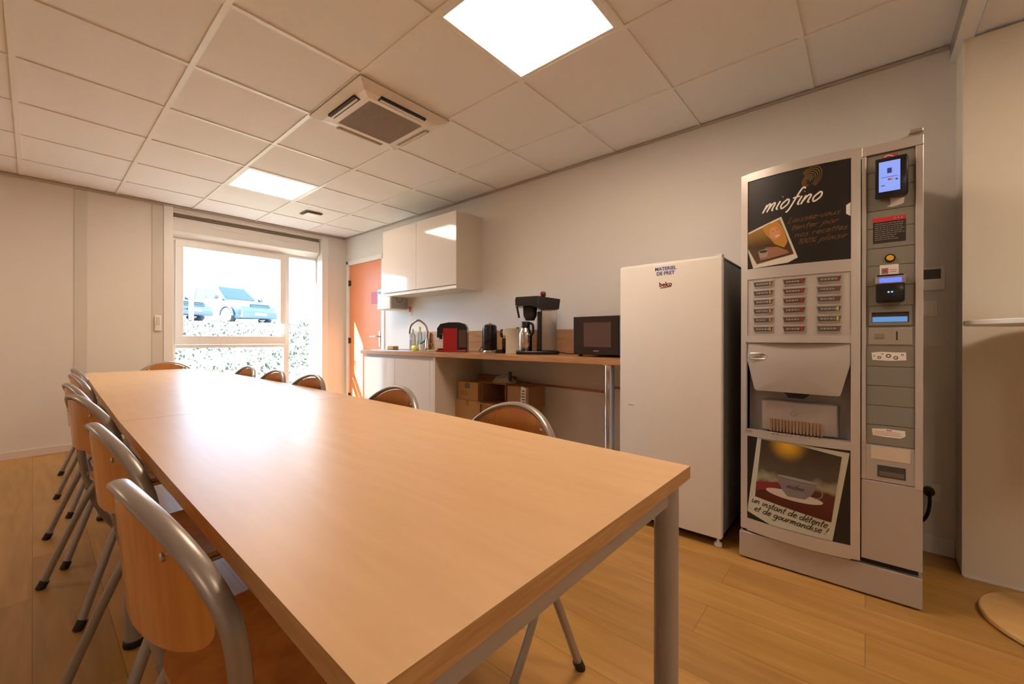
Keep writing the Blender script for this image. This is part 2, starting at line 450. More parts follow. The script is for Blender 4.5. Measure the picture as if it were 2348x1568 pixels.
for k in range(4):
    M = Matrix.Rotation(k*PI/2, 4, 'Z')
    for nm, mm, args in (('air_slot', blk_m, (.223, .262, -.155, .155, -.0425, -.030)), ('air_flap', acm, (.236, .248, -.15, .15, -.050, -.040))):
        q = B(); tt = B(); 
        tt.box(*args, .002 if nm == 'air_flap' else 0)
        for v in tt.bm.verts: v.co = (M @ v.co)+Vector((acx, acy, CEIL))
        q.merge(tt.bm)
        if nm == 'air_slot': sl = q.build(nm, mm if k > 1 else grm, ac)
        else:
            q.build(nm, mm, sl)
t = thing('ceiling_vent', 'small square ceiling vent plate near the window', 'vent', (2.03, 4.71, CEIL))
b = B(); b.box(1.94, 2.12, 4.62, 4.80, CEIL-.004, CEIL+.001); b.build('vent_gap_shade', mat('vent_shade', (.20, .17, .14), .7), t)  # dark square painted as the shade around the hanging plate
b = B(); b.box(1.955, 2.105, 4.625, 4.775, CEIL-.022, CEIL-.014, .003).box(2.02, 2.04, 4.70, 4.72, CEIL-.015, CEIL-.003); b.build('vent_plate', acm, t)

# ------------------------------------------------------------------ meeting tables
def table(name_label, outline, legs, apron_pts):
    cx = sum(p[0] for p in outline)/len(outline); cy = sum(p[1] for p in outline)/len(outline)
    t = thing('meeting_table', name_label, 'table', (cx, cy, 0), group='beech meeting tables in a row')
    q = B(); A = [q.bm.verts.new((x, y, .7405)) for x, y in outline]; q.mat(0).face(A)
    A2 = [q.bm.verts.new((x, y, .712)) for x, y in outline]; q.face(A2[::-1]); q.mat(1); n = len(A)
    for k in range(n): q.face([A[k], A[(k+1) % n], A2[(k+1) % n], A2[k]])
    q.build('tabletop', [beech, beech_edge], t)
    q = B()
    for (xa, ya), (xb, yb) in zip(apron_pts, apron_pts[1:]+apron_pts[:1]):
        dx, dy = xb-xa, yb-ya; L = math.hypot(dx, dy); nx, ny = -dy/L*.0125, dx/L*.0125
        q.prism([(xa+nx, ya+ny), (xb+nx, yb+ny), (xb-nx, yb-ny), (xa-nx, ya-ny)], .668, .7115)
    q.build('apron', tleg_mat, t)
    for (x, y) in legs:
        q = B(); q.lathe([(.026, .02), (.026, .7115)], (x, y, 0), 28); lg = q.build('leg', tleg_mat, t, True)
        q = B(); q.lathe([(.029, .0), (.030, .004), (.030, .018), (.0262, .022)], (x, y, 0), 28); q.build('foot_cap', rubber, lg, True)
    return t
def inset(x0, x1, y0, y1): return [(x0, y0), (x1, y0), (x1, y1), (x0, y1)]
table('nearest beech table of the row, its grey steel leg in the foreground',
      [(.177, .305), (.984, .305), (.998, .60), (1.026, 1.05), (1.048, 1.55), (1.060, 1.978), (.197, 1.978), (.184, 1.05)],
      [(.925, .338), (.222, .345), (.225, 1.87), (1.0, 1.87)], inset(.222, .925, .338, 1.87))
table('middle beech table, joined to the nearest one by a visible seam',
      [(.197, 1.981), (1.060, 1.981), (1.078, 2.6), (1.088, 3.45), (.235, 3.45)],
      [(.257, 2.06), (1.0, 2.06), (.265, 3.30), (1.02, 3.30)], inset(.255, 1.0, 2.06, 3.30))
table('farthest beech table, closest to the window',
      [(.236, 3.453), (1.088, 3.453), (1.080, 4.1), (1.045, 4.75), (1.0, 4.97), (.28, 4.97)],
      [(.30, 3.56), (1.0, 3.56), (.33, 4.86), (.95, 4.86)], inset(.30, .97, 3.56, 4.86))

# ------------------------------------------------------------------ chairs
def make_chair():
    t = thing('stacking_chair', 'x', 'chair', local=True)
    def xb(y, z): return .040+1.0*y*y+.08*(.80-z)
    def arch(th, a=.232, h=.187): 
        y = a*math.cos(th); z = .617+h*math.sin(th); return (xb(y, z), y, z)
    top = [arch(PI*k/24) for k in range(25)]
    def side(s): return [(xb(.230, .55)+.002, s*.230, .55), (.121, s*.226, .49), (.130, s*.222, .43), (.140, s*.218, .385)]
    pts = spline(side(1)[::-1]+top[::2]+side(-1), 4)
    b = B(); b.tube(pts, .0085, 16, wide=((1, 0, 0), .0145)); b.build('back_frame', tube_mat, t, True)
    # backrest shell
    out = []
    t0 = math.asin(.045/.174)
    for k in range(27):
        th = t0+(PI-2*t0)*k/26; out.append((.219*math.cos(th), .617+.174*math.sin(th)))
    for k in range(1, 20):
        th = PI+PI*k/20; c, s_ = math.cos(th), math.sin(th); e = 2/2.5
        out.append((.2115*math.copysign(abs(c)**e, c), .662-.066*abs(s_)**e))
    b = B(); b.plate(out, lambda y, z: (xb(y, z)+.004, y, z), lambda y, z: (xb(y, z)-.007, y, z), 7, 1)
    bk = b.build('backrest', [ply, ply_edge], t, True, angle=50)
    for y, z in ((-.13, .738), (.13, .738)):
        b = B(); x = xb(y, z); b.lathe([(.003, x-.011), (.0065, x-.0095), (.0065, x+.0055), (.003, x+.008)], (0, y, z), 12, 'x'); b.build('bolt', steel, bk, True)
    # seat
    o2 = []
    for k in range(44):
        th = 2*PI*k/44; c, s_ = math.cos(th), math.sin(th); e = 2/3.2
        o2.append((.295+.195*math.copysign(abs(c)**e, c), (.20-.02*(c < 0)*abs(c))*math.copysign(abs(s_)**e, s_)))
    def zs(x, y):
        u = (x-.295)/.195; return .458-.010*(1-u*u)*(1-(y/.2)**2)-.022*max(0, u-.55)**2*5
    b = B(); b.plate(o2, lambda x, y: (x, y, zs(x, y)+.006), lambda x, y: (x, y, zs(x, y)-.006), 7, 1)
    b.build('seat', [ply, ply_edge], t, True, angle=50)
    b = B()
    for s in (1, -1):
        b.tube(spline([(.128, s*.210, .441), (.22, s*.175, .437), (.40, s*.17, .434), (.44, s*.15, .43)], 5), .0095, 10)
    b.tube([(.42, -.165, .433), (.42, .165, .433)], .009, 10).tube([(.2, -.19, .436), (.2, .19, .436)], .009, 10)
    b.build('seat_frame', tube_mat, t, True)
    for s in (1, -1):
        b = B(); b.tube(spline([(.138, s*.218, .385), (.160, s*.217, .31), (.20, s*.217, .22), (.265, s*.218, .11), (.33, s*.220, .012)], 6), .0095, 14, wide=((1, 0, 0), .0145))
        lg = b.build('leg', tube_mat, t, True)
        b = B(); b.tube([(.320, s*.2195, .028), (.338, s*.2205, .0)], .0165, 12); b.build('rubber_foot', rubber, lg, True)
        b = B(); b.tube(spline([(.170, s*.190, .432), (.115, s*.198, .32), (.055, s*.218, .16), (.003, s*.235, .012)], 6), .0125, 12)
        lg = b.build('leg', tube_mat, t, True)
        b = B(); b.tube([(.011, s*.2325, .030), (-.003, s*.2355, .0)], .0155, 12); b.build('rubber_foot', rubber, lg, True)
    return t
proto = make_chair()
chairs = [  # x, y, rz, label
    (0.050, 0.84, 0.07, 'nearest chair on the left side, its grey tube arch large in the foreground'),
    (0.063, 1.50, 0.06, 'second nearest chair on the left side of the tables'),
    (0.065, 2.34, 0.18, 'third chair from the camera along the left side of the tables'),
    (0.070, 2.95, 0.10, 'fourth chair from the camera along the left side of the tables'),
    (0.118, 3.7, 0.08, 'fifth chair from the camera along the left side of the tables'),
    (0.155, 4.36, 0.08, 'farthest chair along the left side of the tables'),
    (1.140, 0.910, PI-.10, 'nearest chair on the right side, in front of the cardboard boxes'),
    (1.165, 1.668, PI, 'right-side chair in front of the white base cabinet'),
    (1.175, 2.6, PI+.08, 'right-side chair before the pillar between window and door'),
    (1.175, 3.17, PI+.05, 'right-side chair in front of the right window post'),
    (1.19, 3.8, PI+.05, 'farthest chair on the right side, before the low window pane'),
    (0.835, 5.15, -PI/2, 'chair at the far head of the tables, back to the window wall'),
]
for k, (x, y, rz, lb) in enumerate(chairs):
    c = proto if k == 0 else copy_tree(proto)
    c.location = (x, y, 0); c.rotation_euler = (0, 0, rz); c['label'] = lb; c['group'] = 'plywood chairs around the tables'

# ------------------------------------------------------------------ kitchen units
t = thing('wall_cabinet', 'glossy white two-door wall cabinet above the counter', 'cabinet', (2.68, 3.445, 1.49))
b = B(); b.box(2.54, XW-.001, 2.843, 4.047, 1.505, 2.208); b.build('body', cream, t)
b = B(); b.box(2.522, 2.85-.001, 2.838, 2.8425, 1.50, 2.212, .001); b.build('side_panel', cream, t)
for y0, y1 in ((2.84, 3.443), (3.447, 4.05)):
    b = B(); b.box(2.52, 2.539, y0, y1, 1.535, 2.21, .0015); dd = b.build('door', gloss_white, t)
    b = B(); b.prism([(2.522, 1.498), (2.545, 1.498), (2.545, 1.530), (2.536, 1.530), (2.530, 1.512), (2.522, 1.508)], y0, y1, 'y'); b.build('grip_rail', white_pvc, dd)
t = thing('base_cabinet', 'glossy white sink base cabinet under the left end of the worktop', 'cabinet', (2.55, 3.4, 0))
b = B(); b.box(2.292, 2.82, 2.845, 3.995, .10, .8765).box(2.34, 2.80, 2.86, 3.98, .0, .10); b.build('body', cream, t)
b = B(); b.box(2.262, 2.849, 2.818, 2.8445, .0, .8765, .001); b.build('side_panel', cream, t)
for y0, y1 in ((2.905, 3.438), (3.442, 4.0)):
    b = B(); b.box(2.271, 2.291, y0, y1, .105, .845, .0015); b.build('door', gloss_white, t)
b = B(); b.box(2.271, 2.291, 2.846, 2.902, .105, .845, .0015); b.build('filler_panel', gloss_white, t)
wt = t = thing('worktop', 'long wood-look kitchen worktop running along the wall', 'worktop', (2.55, 2.56, .877))
b = B(); b.box(2.25, XW-.001, 1.08, 4.04, .877, .915, .003); b.build('top', top_wood, t)
q = B(); q.box(2.835, XW-.001, 1.08, 4.0, .9155, 1.113, .001)
t = tag(q.build('backsplash', top_wood), 'low wood-look backsplash strip along the kitchen wall', 'backsplash')
b = B(); b.lathe([(.032, .012), (.032, .865)], (2.40, 1.24, 0), 28); lg = b.build('leg', chrome, wt, True); lg['label'] = 'chrome leg'
b = B(); b.lathe([(.045, 0), (.045, .010), (.033, .013)], (2.40, 1.24, 0), 24); b.build('flange', chrome, lg, True)
b = B(); b.lathe([(.033, .864), (.045, .868), (.045, .8765)], (2.40, 1.24, 0), 24); b.build('flange', chrome, lg, True)

# sink and faucet
t = thing('sink', 'steel sink set into the left end of the worktop', 'sink', (2.55, 3.62, .915))
b = B(); b.box(2.34, 2.80, 3.25, 3.98, .9155, .919, .001); b.build('rim', steel, t)
b = B(); b.box(2.40, 2.70, 3.60, 3.93, .919, .9195); b.build('bowl', mat('sink_bowl', (.12, .12, .12), .3, .8), t)
R3 = Vector((-.652, .7585, 0))
f0 = Vector((2.66, 3.44, .919))
t = thing('faucet', 'bronze gooseneck kitchen faucet at the sink', 'faucet', tuple(f0))
up = Vector((0, 0, 1))
pts = [f0, f0+up*.16, f0+up*.20, f0+up*.255+R3*.02, f0+up*.30+R3*.075, f0+up*.30+R3*.115, f0+up*.255+R3*.168, f0+up*.20+R3*.183, f0+up*.165+R3*.186]
b = B(); b.tube(spline(pts, 6), .0105, 12); b.build('spout', bronze, t, True)
b = B(); b.lathe([(.026, 0), (.026, .02), (.02, .03), (.02, .10), (.011, .12)], f0, 20); b.build('faucet_base', bronze, t, True)
b = B(); b.tube([f0+up*.06, f0+up*.065-R3*.05], .008).tube([f0+up*.065-R3*.047, f0+up*.14-R3*.052], .005).tube([f0+up*.04-R3*.047, f0+up*.066-R3*.047], .014); b.build('lever', bronze, t, True)

# small things by the sink (each its own thing)
def at(X, Y): return (X, Y)
t = thing('soap_bottle', 'clear plastic dish soap bottle standing behind the sink', 'bottle', (2.74, 3.80, .9195))
b = B(); b.lathe([(.028, 0), (.030, .01), (.030, .13), (.024, .16), (.011, .175), (.011, .19)], t.location, 20); b.build('bottle_body', clear_bottle, t, True)
b = B(); b.lathe([(.012, .19), (.012, .205), (.006, .21), (.006, .225)], t.location, 14); b.build('cap', lime, t, True)
t = thing('spray_bottle', 'tall clear bottle with a yellow tip beside the soap bottle', 'bottle', (2.76, 3.70, .9195))
b = B(); b.lathe([(.024, 0), (.026, .01), (.024, .17), (.010, .20)], t.location, 18); b.build('bottle_body', clear_bottle, t, True)
b = B(); b.lathe([(.011, .20), (.012, .235), (.004, .25)], t.location, 14); b.build('cap', yellow, t, True)
t = thing('cutting_board', 'small brown wooden board leaning at the backsplash', 'cutting board', (2.80, 3.72, .9195))
b = B(); b.prism([(2.790, .9195), (2.806, .9195), (2.832, 1.10), (2.818, 1.10)], 3.60, 3.72, 'y'); b.build('board', top_wood, t)
t = tag(B().box(2.45, 2.52, 3.745, 3.85, .9196, .957, .006).build('sponge', mat('sponge', (.60, .40, .16), .9)), 'tan sponge with a dark base on the sink edge', 'sponge')
t = tag(B().box(2.56, 2.62, 3.50, 3.585, .9196, .966, .012).build('dishcloth', yellow, None, True), 'bright yellow dishcloth lump by the faucet', 'dishcloth')
t = thing('dish_brush', 'green dish brush with black bristles beside the faucet', 'brush', (2.67, 3.56, .9195))
b = B(); b.tube([(2.70, 3.50, 1.03), (2.66, 3.60, .96)], [.012, .008], 10); b.build('handle', green, t, True)
b = B(); b.lathe([(.012, 0), (.028, .01), (.026, .035), (.012, .05)], (2.66, 3.60, .9195), 16); b.build('bristles', rubber, t, True)
t = thing('cup', 'small white cup at the foot of the faucet', 'cup', (2.56, 3.40, .919))
b = B(); b.lathe([(.022, 0), (.030, .06), (.027, .06), (.02, .006)], t.location, 20); b.build('cup_body', white, t, True)
b = B(); b.tube(spline([(2.545, 3.425, .965), (2.537, 3.45, .96), (2.541, 3.447, .938), (2.548, 3.42, .935)], 4), .003, 8); b.build('cup_handle', white, t, True)
t = tag(B().lathe([(.045, 0), (.048, .006), (.04, .012)], (2.50, 3.17, .9155), 20).build('lid', lime, None, True), 'flat pale green lid lying left of the red coffee machine', 'lid')

# towel dispenser and notice
t = thing('towel_dispenser', 'white paper towel dispenser on the wall left of the cabinet', 'dispenser', (2.735, 4.19, 1.37))
b = B(); b.box(2.62, XW-.001, 4.058, 4.33, 1.37, 1.605, .012, 3); b.build('cover', white, t, True)
b = B(); b.box(2.64, 2.845, 4.0535, 4.0585, 1.385, 1.59, .002); sp = b.build('side_cover', mat('dispenser_grey', (.55, .53, .50), .5), t)
b = B(); b.tube([(2.735+.038*math.cos(a*PI/12), 4.0525, 1.49+.038*math.sin(a*PI/12)) for a in range(24)], .0025, 6, closed=True); b.build('dial_ring', dk, sp, True)
b = B(); b.box(2.6185, 2.6205, 4.25, 4.31, 1.55, 1.585); b.build('sticker', mat('blue_sticker', (.12, .35, .6), .5), t)
t = thing('wall_notice', 'narrow paper notice with a red mark under the wall cabinet', 'notice', (XW-.002, 4.03, 1.30))
b = B(); b.box(XW-.0035, XW-.0005, 3.965, 4.045, 1.30, 1.48); b.build('sheet', cream, t)
b = B(); b.prism([(3.975, 1.40), (4.03, 1.41), (4.02, 1.345), (3.995, 1.34)], XW-.0045, XW-.0036, 'x'); b.build('red_mark', redp, t)

# coffee machines on the counter, built along the direction they face
def frame_at(name, label, cat, X, Y, rz, z=.9155): return thing(name, label, cat, (X, Y, z), rz, None, True)
RZ = math.atan2(.7585, -.652)      # local +x points to the picture's left
t = frame_at('pod_machine', 'red and black capsule coffee machine on the counter', 'coffee machine', 2.56, 2.92, RZ)
b = B(); b.prism([(.135, .0), (.135, .03), (.06, .03), (.06, .165), (.1, .17), (.125, .13), (.14, .13), (.14, .215), (.11, .255), (.03, .27), (-.06, .27), (-.115, .255), (-.135, .22), (-.135, 0)], -.075, .075, 'y')
b.build('body', blk, t, True, True)
for s in (1, -1):
    b = B(); b.prism([(.085, .014), (.085, .215), (-.045, .215), (-.045, .014)], s*.0755, s*.079, 'y'); b.build('side_panel', red, t, False, True)
b = B(); b.box(-.125, .15, -.085, .085, 0.0, .016, .006); b.build('base', red, t, True, True)
b = B(); b.box(-.128, -.06, -.079, -.0755, .04, .20, .001).box(-.128, -.06, .0755, .079, .04, .20, .001); b.build('water_tank', brown_glass, t, False, True)
b = B(); b.lathe([(.016, .115), (.016, .16), (.012, .17)], (.12, 0, 0), 14); b.build('nozzle', dk, t, True, True)
t = frame_at('kettle', 'tall glossy black kettle on the counter between the coffee machines', 'kettle', 2.62, 2.51, RZ)
b = B(); b.lathe([(.060, .018), (.066, .03), (.064, .20), (.056, .235), (.03, .248), (.0, .25)][:-1], (0, 0, 0), 28); b.build('body', blk, t, True, True)
b = B(); b.lathe([(.066, 0), (.068, .008), (.062, .0175)], (0, 0, 0), 28); b.build('base', steel, t, True, True)
b = B(); b.tube(spline([(-.02, -.05, .235), (-.045, -.085, .23), (-.05, -.09, .15), (-.045, -.075, .05)], 6), .010, 10); b.build('handle', blk, t, True, True)
b = B(); b.lathe([(.012, .248), (.012, .258), (.006, .262)], (.0, 0, 0), 14); b.build('lid_knob', steel, t, True, True)
t = frame_at('capsule_machine', 'small cream capsule coffee machine with a black round front', 'coffee machine', 2.62, 2.26, RZ)
b = B(); b.prism([(.045, 0), (.045, .145), (.07, .15), (.07, .19), (.04, .208), (-.06, .205), (-.10, .18), (-.11, 0)], -.055, .055, 'y'); b.build('body', offw, t, True, True)
b = B(); b.lathe([(.020, .068), (.036, .070), (.036, .085), (.02, .092)], (0, 0, .165), 24, 'x').box(.045, .075, -.05, .05, .03, .125, .004); b.build('front', blk, t, True, True)
b = B(); b.lathe([(.045, 0), (.05, .01), (.05, .025), (.042, .03)], (.095, 0, 0), 24); b.build('drip_tray', blk, t, True, True)
b = B(); b.tube([(.10, -.062, .158), (-.005, -.062, .158)], .006, 8).tube([(.085, -.06, .158), (.085, .06, .158)], .008, 8); b.build('lever', blk, t, True, True)
b = B(); b.lathe([(.013, .2065), (.013, .213), (.008, .216)], (-.055, 0, 0), 14); b.build('button', dk, t, True, True)
t = frame_at('filter_coffee_maker', 'large steel and black filter coffee maker holding a thermos flask', 'coffee machine', 2.57, 1.95, RZ)
b = B(); b.box(-.165, .165, -.10, .10, 0, .028, .01, 3); b.build('base_plate', blk, t, True, True)
b = B(); b.box(-.145, -.03, -.085, .085, .028, .36, .006); b.build('column', mat('coffee_steel', (.34, .31, .29), .35, .8), t, True, True)
b = B(); b.box(-.03, .0, -.06, .06, .028, .33, .004); b.build('column_front', blk, t, False, True)
b = B(); b.prism([(-.160, .345), (-.170, .42), (.0, .445), (.165, .435), (.172, .42), (.170, .375), (.155, .365), (.05, .372), (-.02, .345)], -.10, .10, 'y')
hd = b.build('head', blk, t, True, True)
b = B(); b.box(-.003, .001, -.102, .102, .37, .447); b.build('head_seam', dk, hd, False, True)
b = B(); b.prism([(.165, .368), (.15, .368), (.133, .285), (.148, .28)], -.012, .012, 'y'); b.build('filter_handle', blk, t, False, True)
b = B(); b.lathe([(.034, .262), (.052, .30), (.056, .372)], (.055, 0, 0), 24); b.build('filter_basket', blk_m, t, True, True)
b = B(); b.lathe([(.008, .44), (.022, .452), (.024, .467), (.018, .482), (.006, .488)], (-.045, .02, 0), 18); b.build('tank_knob', redk, t, True, True)
b = B(); b.box(.10, .14, -.1035, -.1005, .40, .412); b.build('brand_plate', steel, hd, False, True)
p0 = Vector((2.57, 1.95, .9435))+Vector((-.652, .7585, 0))*.09
t = thing('thermos_flask', 'steel thermos flask with a black lid under the filter coffee maker', 'thermos', tuple(p0))
b = B(); b.lathe([(.048, 0), (.052, .006), (.052, .12), (.046, .15), (.034, .175)], p0, 28); b.build('body', mat('flask_steel', (.62, .56, .52), .22, 1.), t, True)
b = B(); b.lathe([(.034, .175), (.036, .215), (.033, .225)], p0, 24); b.build('lid', blk, t, True)
Rr = Vector((.652, -.7585, 0))*.7+Vector((-.7585, -.652, 0))*.7
b = B(); b.tube(spline([p0+up*.215+Rr*.03, p0+up*.20+Rr*.075, p0+up*.14+Rr*.078, p0+up*.115+Rr*.052], 6), .009, 10); b.build('handle', blk, t, True)
# microwave
t = thing('microwave', 'black microwave oven on the counter beside the fridge', 'microwave', (2.60, 1.32, .915))
b = B(); b.box(2.435, 2.79, 1.095, 1.522, .928, 1.185, .005); b.build('body', dk_brown, t)
b = B(); b.box(2.415, 2.4345, 1.185, 1.522, .93, 1.184, .004); dr = b.build('door', dk_brown, t)
b = B(); b.box(2.4135, 2.4155, 1.238, 1.437, .98, 1.143, .001); b.build('door_window', brown_glass, dr)
b = B(); b.box(2.4135, 2.4152, 1.325, 1.365, .953, .957); b.build('logo_strip', steel, dr)
b = B(); b.box(2.415, 2.4345, 1.095, 1.183, .93, 1.184, .004); b.build('control_panel', blk, t)
for X, Y in ((2.46, 1.13), (2.46, 1.49), (2.76, 1.13), (2.76, 1.49)):
    b = B(); b.lathe([(.014, .9152), (.016, .929)], (X, Y, 0), 14); b.build('foot', rubber, t, True)
# cables on counter
for nm, lb, pts in (
    ('power_cable', 'thin black cable looping from the kettle to the red machine', [(2.60, 2.58, .921), (2.66, 2.66, .921), (2.72, 2.74, .925), (2.79, 2.71, 1.02), (2.82, 2.65, 1.09), (2.828, 2.62, 1.15)]),
    ('power_cable', 'thin black cable between the filter coffee maker and the microwave', [(2.68, 1.82, .93), (2.70, 1.72, .921), (2.72, 1.62, .93), (2.80, 1.60, 1.0), (2.828, 1.58, 1.08)])):
    b = B(); b.tube(spline(pts, 6), .0035, 8); tag(b.build(nm, rubber, None, True), lb, 'cable')

# copper pipe under worktop
b = B(); b.tube([(2.825, 2.80, .66), (2.825, 1.50, .632)], .0085, 12).tube(spline([(2.825, 1.50, .632), (2.825, 1.48, .634), (2.825, 1.478, .67), (2.825, 1.46, .672), (2.825, 1.08, .668)], 4), .0085, 12)
tag(b.build('copper_pipe', copper, None, True), 'copper water pipe running along the wall under the worktop', 'pipe')
b = B(); b.box(2.80, XW-.001, 1.14, 1.20, .615, .66, .006); tag(b.build('pipe_valve', dk, None), 'dark valve behind the chrome worktop leg', 'valve')

# cardboard boxes
def carton_box(label, x0, x1, y0, y1, z0, z1, mm=carton, open_side=None):
    t = thing('cardboard_box', label, 'box', ((x0+x1)/2, (y0+y1)/2, z0), group='cardboard boxes under the worktop')
    q = B()
    if open_side is None: q.box(x0, x1, y0, y1, z0, z1, .003)
    else:
        w = .005
        q.box(x0, x1, y0, y1, z0, z0+w).box(x1-w, x1, y0, y1, z0+w, z1).box(x0, x1-w, y0, y0+w, z0+w, z1).box(x0, x1-w, y1-w, y1, z0+w, z1)
        q.box(x0+.0, x1-w, y0+w, y1-w, z1-w, z1)
    q.build('carton', mm, t)
    if open_side is None:
        q = B(); q.box(x0+.003, x1-.003, (y0+y1)/2-.02, (y0+y1)/2+.02, z1, z1+.0008).box(x0-.0008, x0, (y0+y1)/2-.02, (y0+y1)/2+.02, z1-.05, z1-.002); q.build('tape', carton2, t)
    else:
        q = B(); q.prism([(x0, z0+.006), (x0-.07, z0+.004), (x0-.07, z0+.0), (x0, z0+.0)], y0, y1, 'y'); q.build('flap', mm, t)
    return t
carton_box('tall brown carton at the foot of the left stack', 2.49, 2.80, 2.50, 2.814, 0, .497)
t = carton_box('small carton with a green square stamp, on top of the left stack', 2.495, 2.74, 2.53, 2.785, .4985, .655)
q = B(); q.box(2.4930, 2.4945, 2.63, 2.69, .60, .64); q.build('green_stamp', mat('stamp', (.16, .19, .12), .6), t)
q = B()
for k, (a, c) in enumerate(((2.745, 2.735), (2.72, 2.69), (2.675, 2.645))):
    q.box(2.4930, 2.4945, c, a, .565, .568).box(2.4930, 2.4945, c, a, .54, .543).box(2.4930, 2.4945, a-.004, a, .54, .568)
q.build('stamp_letters', carton2, t)
carton_box('wide brown carton right of the left stack, on the floor', 2.49, 2.80, 2.06, 2.48, 0, .487)
carton_box('dark open carton lying on the wide carton', 2.50, 2.76, 2.215, 2.49, .4885, .665, carton2, 'front')
t = carton_box('carton with a striped white label, tilted on the wide carton', 2.48, 2.70, 1.965, 2.18, .4885, .660, carton2)
q = B(); q.prism([(1.985, .655), (2.035, .664), (2.042, .500), (1.99, .492)], 2.477, 2.4795, 'x'); lbm = q.build('label_sheet', paper, t)
q = B()
for k in range(6): q.box(2.4755, 2.4768, 1.997+.002*(k % 2), 2.032-.004*(k % 3), .515+.022*k, .523+.022*k)
q.build('label_text', dark_ink, lbm)
carton_box('flat brown carton lying behind the small stamped carton', 2.762, 2.812, 2.36, 2.80, .4985, .70, carton2)
t = thing('plastic_bag', 'crumpled pale plastic bag on top of the dark open carton', 'bag', (2.62, 2.33, .665))
b = B(); rnd = random.Random(3); o_ = [(math.cos(2*PI*k/22)*(.085+.02*rnd.random()), math.sin(2*PI*k/22)*(.10+.02*rnd.random())) for k in range(22)]
b.plate(o_, lambda x, y: (2.62+x, 2.33+y, .672+.055*max(0, 1-(x/.09)**2-(y/.11)**2)+.012*math.sin(60*x)*math.cos(47*y)), lambda x, y: (2.62+x, 2.33+y, .6655), 8)
b.build('bag_body', mat('bag', (.45, .43, .34), .5), t, True)
b = B(); b.box(2.58, 2.60, 2.235, 2.26, .665, .76, .003); b.build('strap', dk, t)

# ------------------------------------------------------------------ text helpers
def curve_text(txt, size, font_mat, parent, pos, name, u=Vector((0, -1, 0)), v=Vector((0, 0, 1)), ext=.0004, shear=0., align='CENTER', bold=0., sx=1.):
    cu = bpy.data.curves.new(name, 'FONT'); cu.body = txt; cu.size = size; cu.align_x = align; cu.align_y = 'CENTER'
    cu.extrude = ext; cu.shear = shear; cu.offset = bold; cu.resolution_u = 3
    tmp = bpy.data.objects.new('tmp', cu); COL.objects.link(tmp)
    dg = bpy.context.evaluated_depsgraph_get()
    me = bpy.data.meshes.new_from_object(tmp.evaluated_get(dg)); me.name = name
    bpy.data.objects.remove(tmp)
    root = parent
    while root.parent: root = root.parent
    off = Vector((0, 0, 0)) if root.get('_loc') else root.location
    n = u.cross(v)
    for vt in me.vertices:
        p = vt.co; vt.co = Vector(pos)+u*p.x*sx+v*p.y+n*p.z-off
    me.materials.clear(); me.materials.append(font_mat)
    ob = bpy.data.objects.new(name, me); COL.objects.link(ob); ob.parent = parent
    return ob

# ------------------------------------------------------------------ fridge
t = thing('fridge', 'tall white single-door fridge beside the coffee vending machine', 'fridge', (2.50, .803, 0))
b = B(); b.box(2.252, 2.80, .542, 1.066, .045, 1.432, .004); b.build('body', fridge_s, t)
b = B(); b.box(2.20, 2.242, .535, 1.072, .048, 1.44, .006, 3); dr = b.build('door', fridge_w, t, True)
b = B(); b.box(2.242, 2.252, .545, 1.062, .055, 1.43); b.build('door_gasket', mat('gasket', (.30, .30, .30), .6), t)
b = B(); b.box(2.21, 2.80, .540, 1.068, 1.4405, 1.446, .002).box(2.215, 2.26, .538, .57, 1.446, 1.456, .003); b.build('top_cover', fridge_w, t)
for X, Y in ((2.24, .56), (2.24, 1.045), (2.77, .56), (2.77, 1.045)):
    b = B(); b.lathe([(.018, 0), (.018, .014), (.007, .018), (.007, .047)], (X, Y, 0), 14); b.build('foot', white, t, True)
b = B(); b.box(2.262, 2.785, .55, 1.055, .02, .045); b.build('base_grille', blk_m, t)
curve_text('MATERIEL', .026, blue_ink, dr, (2.1993, .811, 1.409), 'sign_text', bold=.0006)
curve_text('DE PRET', .026, blue_ink, dr, (2.1993, .811, 1.384), 'sign_text', bold=.0006)
curve_text('beko', .034, redk, dr, (2.1993, .811, 1.325), 'brand_text', bold=.0008)
b = B(); b.prism([(.839, 1.305), (.781, 1.311), (.781, 1.314), (.839, 1.309)], 2.1988, 2.1996, 'x'); b.build('brand_underline', redk, dr)
b = B(); b.box(2.1988, 2.1998, .985, 1.02, .662, .665); b.build('small_scratch', mat('scratch', (.4, .38, .37), .5), dr)

# ------------------------------------------------------------------ vending machine
VX = 2.19; VY0, VY1 = -.165, .455
vm = thing('vending_machine', 'tall silver hot drinks vending machine with coffee posters', 'vending machine', (2.5, .145, 0))
def xd(y):      # curved door front in plan
    u = (y-.016)/(.452-.016); return VX+.024*u-.030*4*u*(1-u)*.9
def slab(y0, y1, z0, z1, front, back, n=14, q=None, rnd=0):
    """slab that follows the curved door; front/back are offsets out of the door surface"""
    q = q or B(); V = []
    for k in range(n+1):
        y = y0+(y1-y0)*k/n
        V.append([q.bm.verts.new((xd(y)-o, y, z)) for o, z in ((front, z0), (front, z1), (back, z1), (back, z0))])
    for A, C in zip(V, V[1:]):
        for k in range(4): q.face([A[k], A[(k+1) % 4], C[(k+1) % 4], C[k]])
    q.face(V[0][::-1]); q.face(V[-1]); return q
b = B(); b.box(2.262, 2.79, VY0+.002, VY1-.004, .012, 1.79, .004); b.build('cabinet', mat('machine_side', (.20, .19, .18), .45, .3), vm)
b = B(); b.box(VX+.002, 2.262, VY0, VY1, .008, .125, .003).box(VX+.03, 2.262, VY0+.01, VY1-.01, .125, .15); b.mat(1).box(VX+.028, VX+.031, VY0+.01, VY1-.01, .125, .15)
b.build('kick_plate', [silver_paint, blk_m], vm)
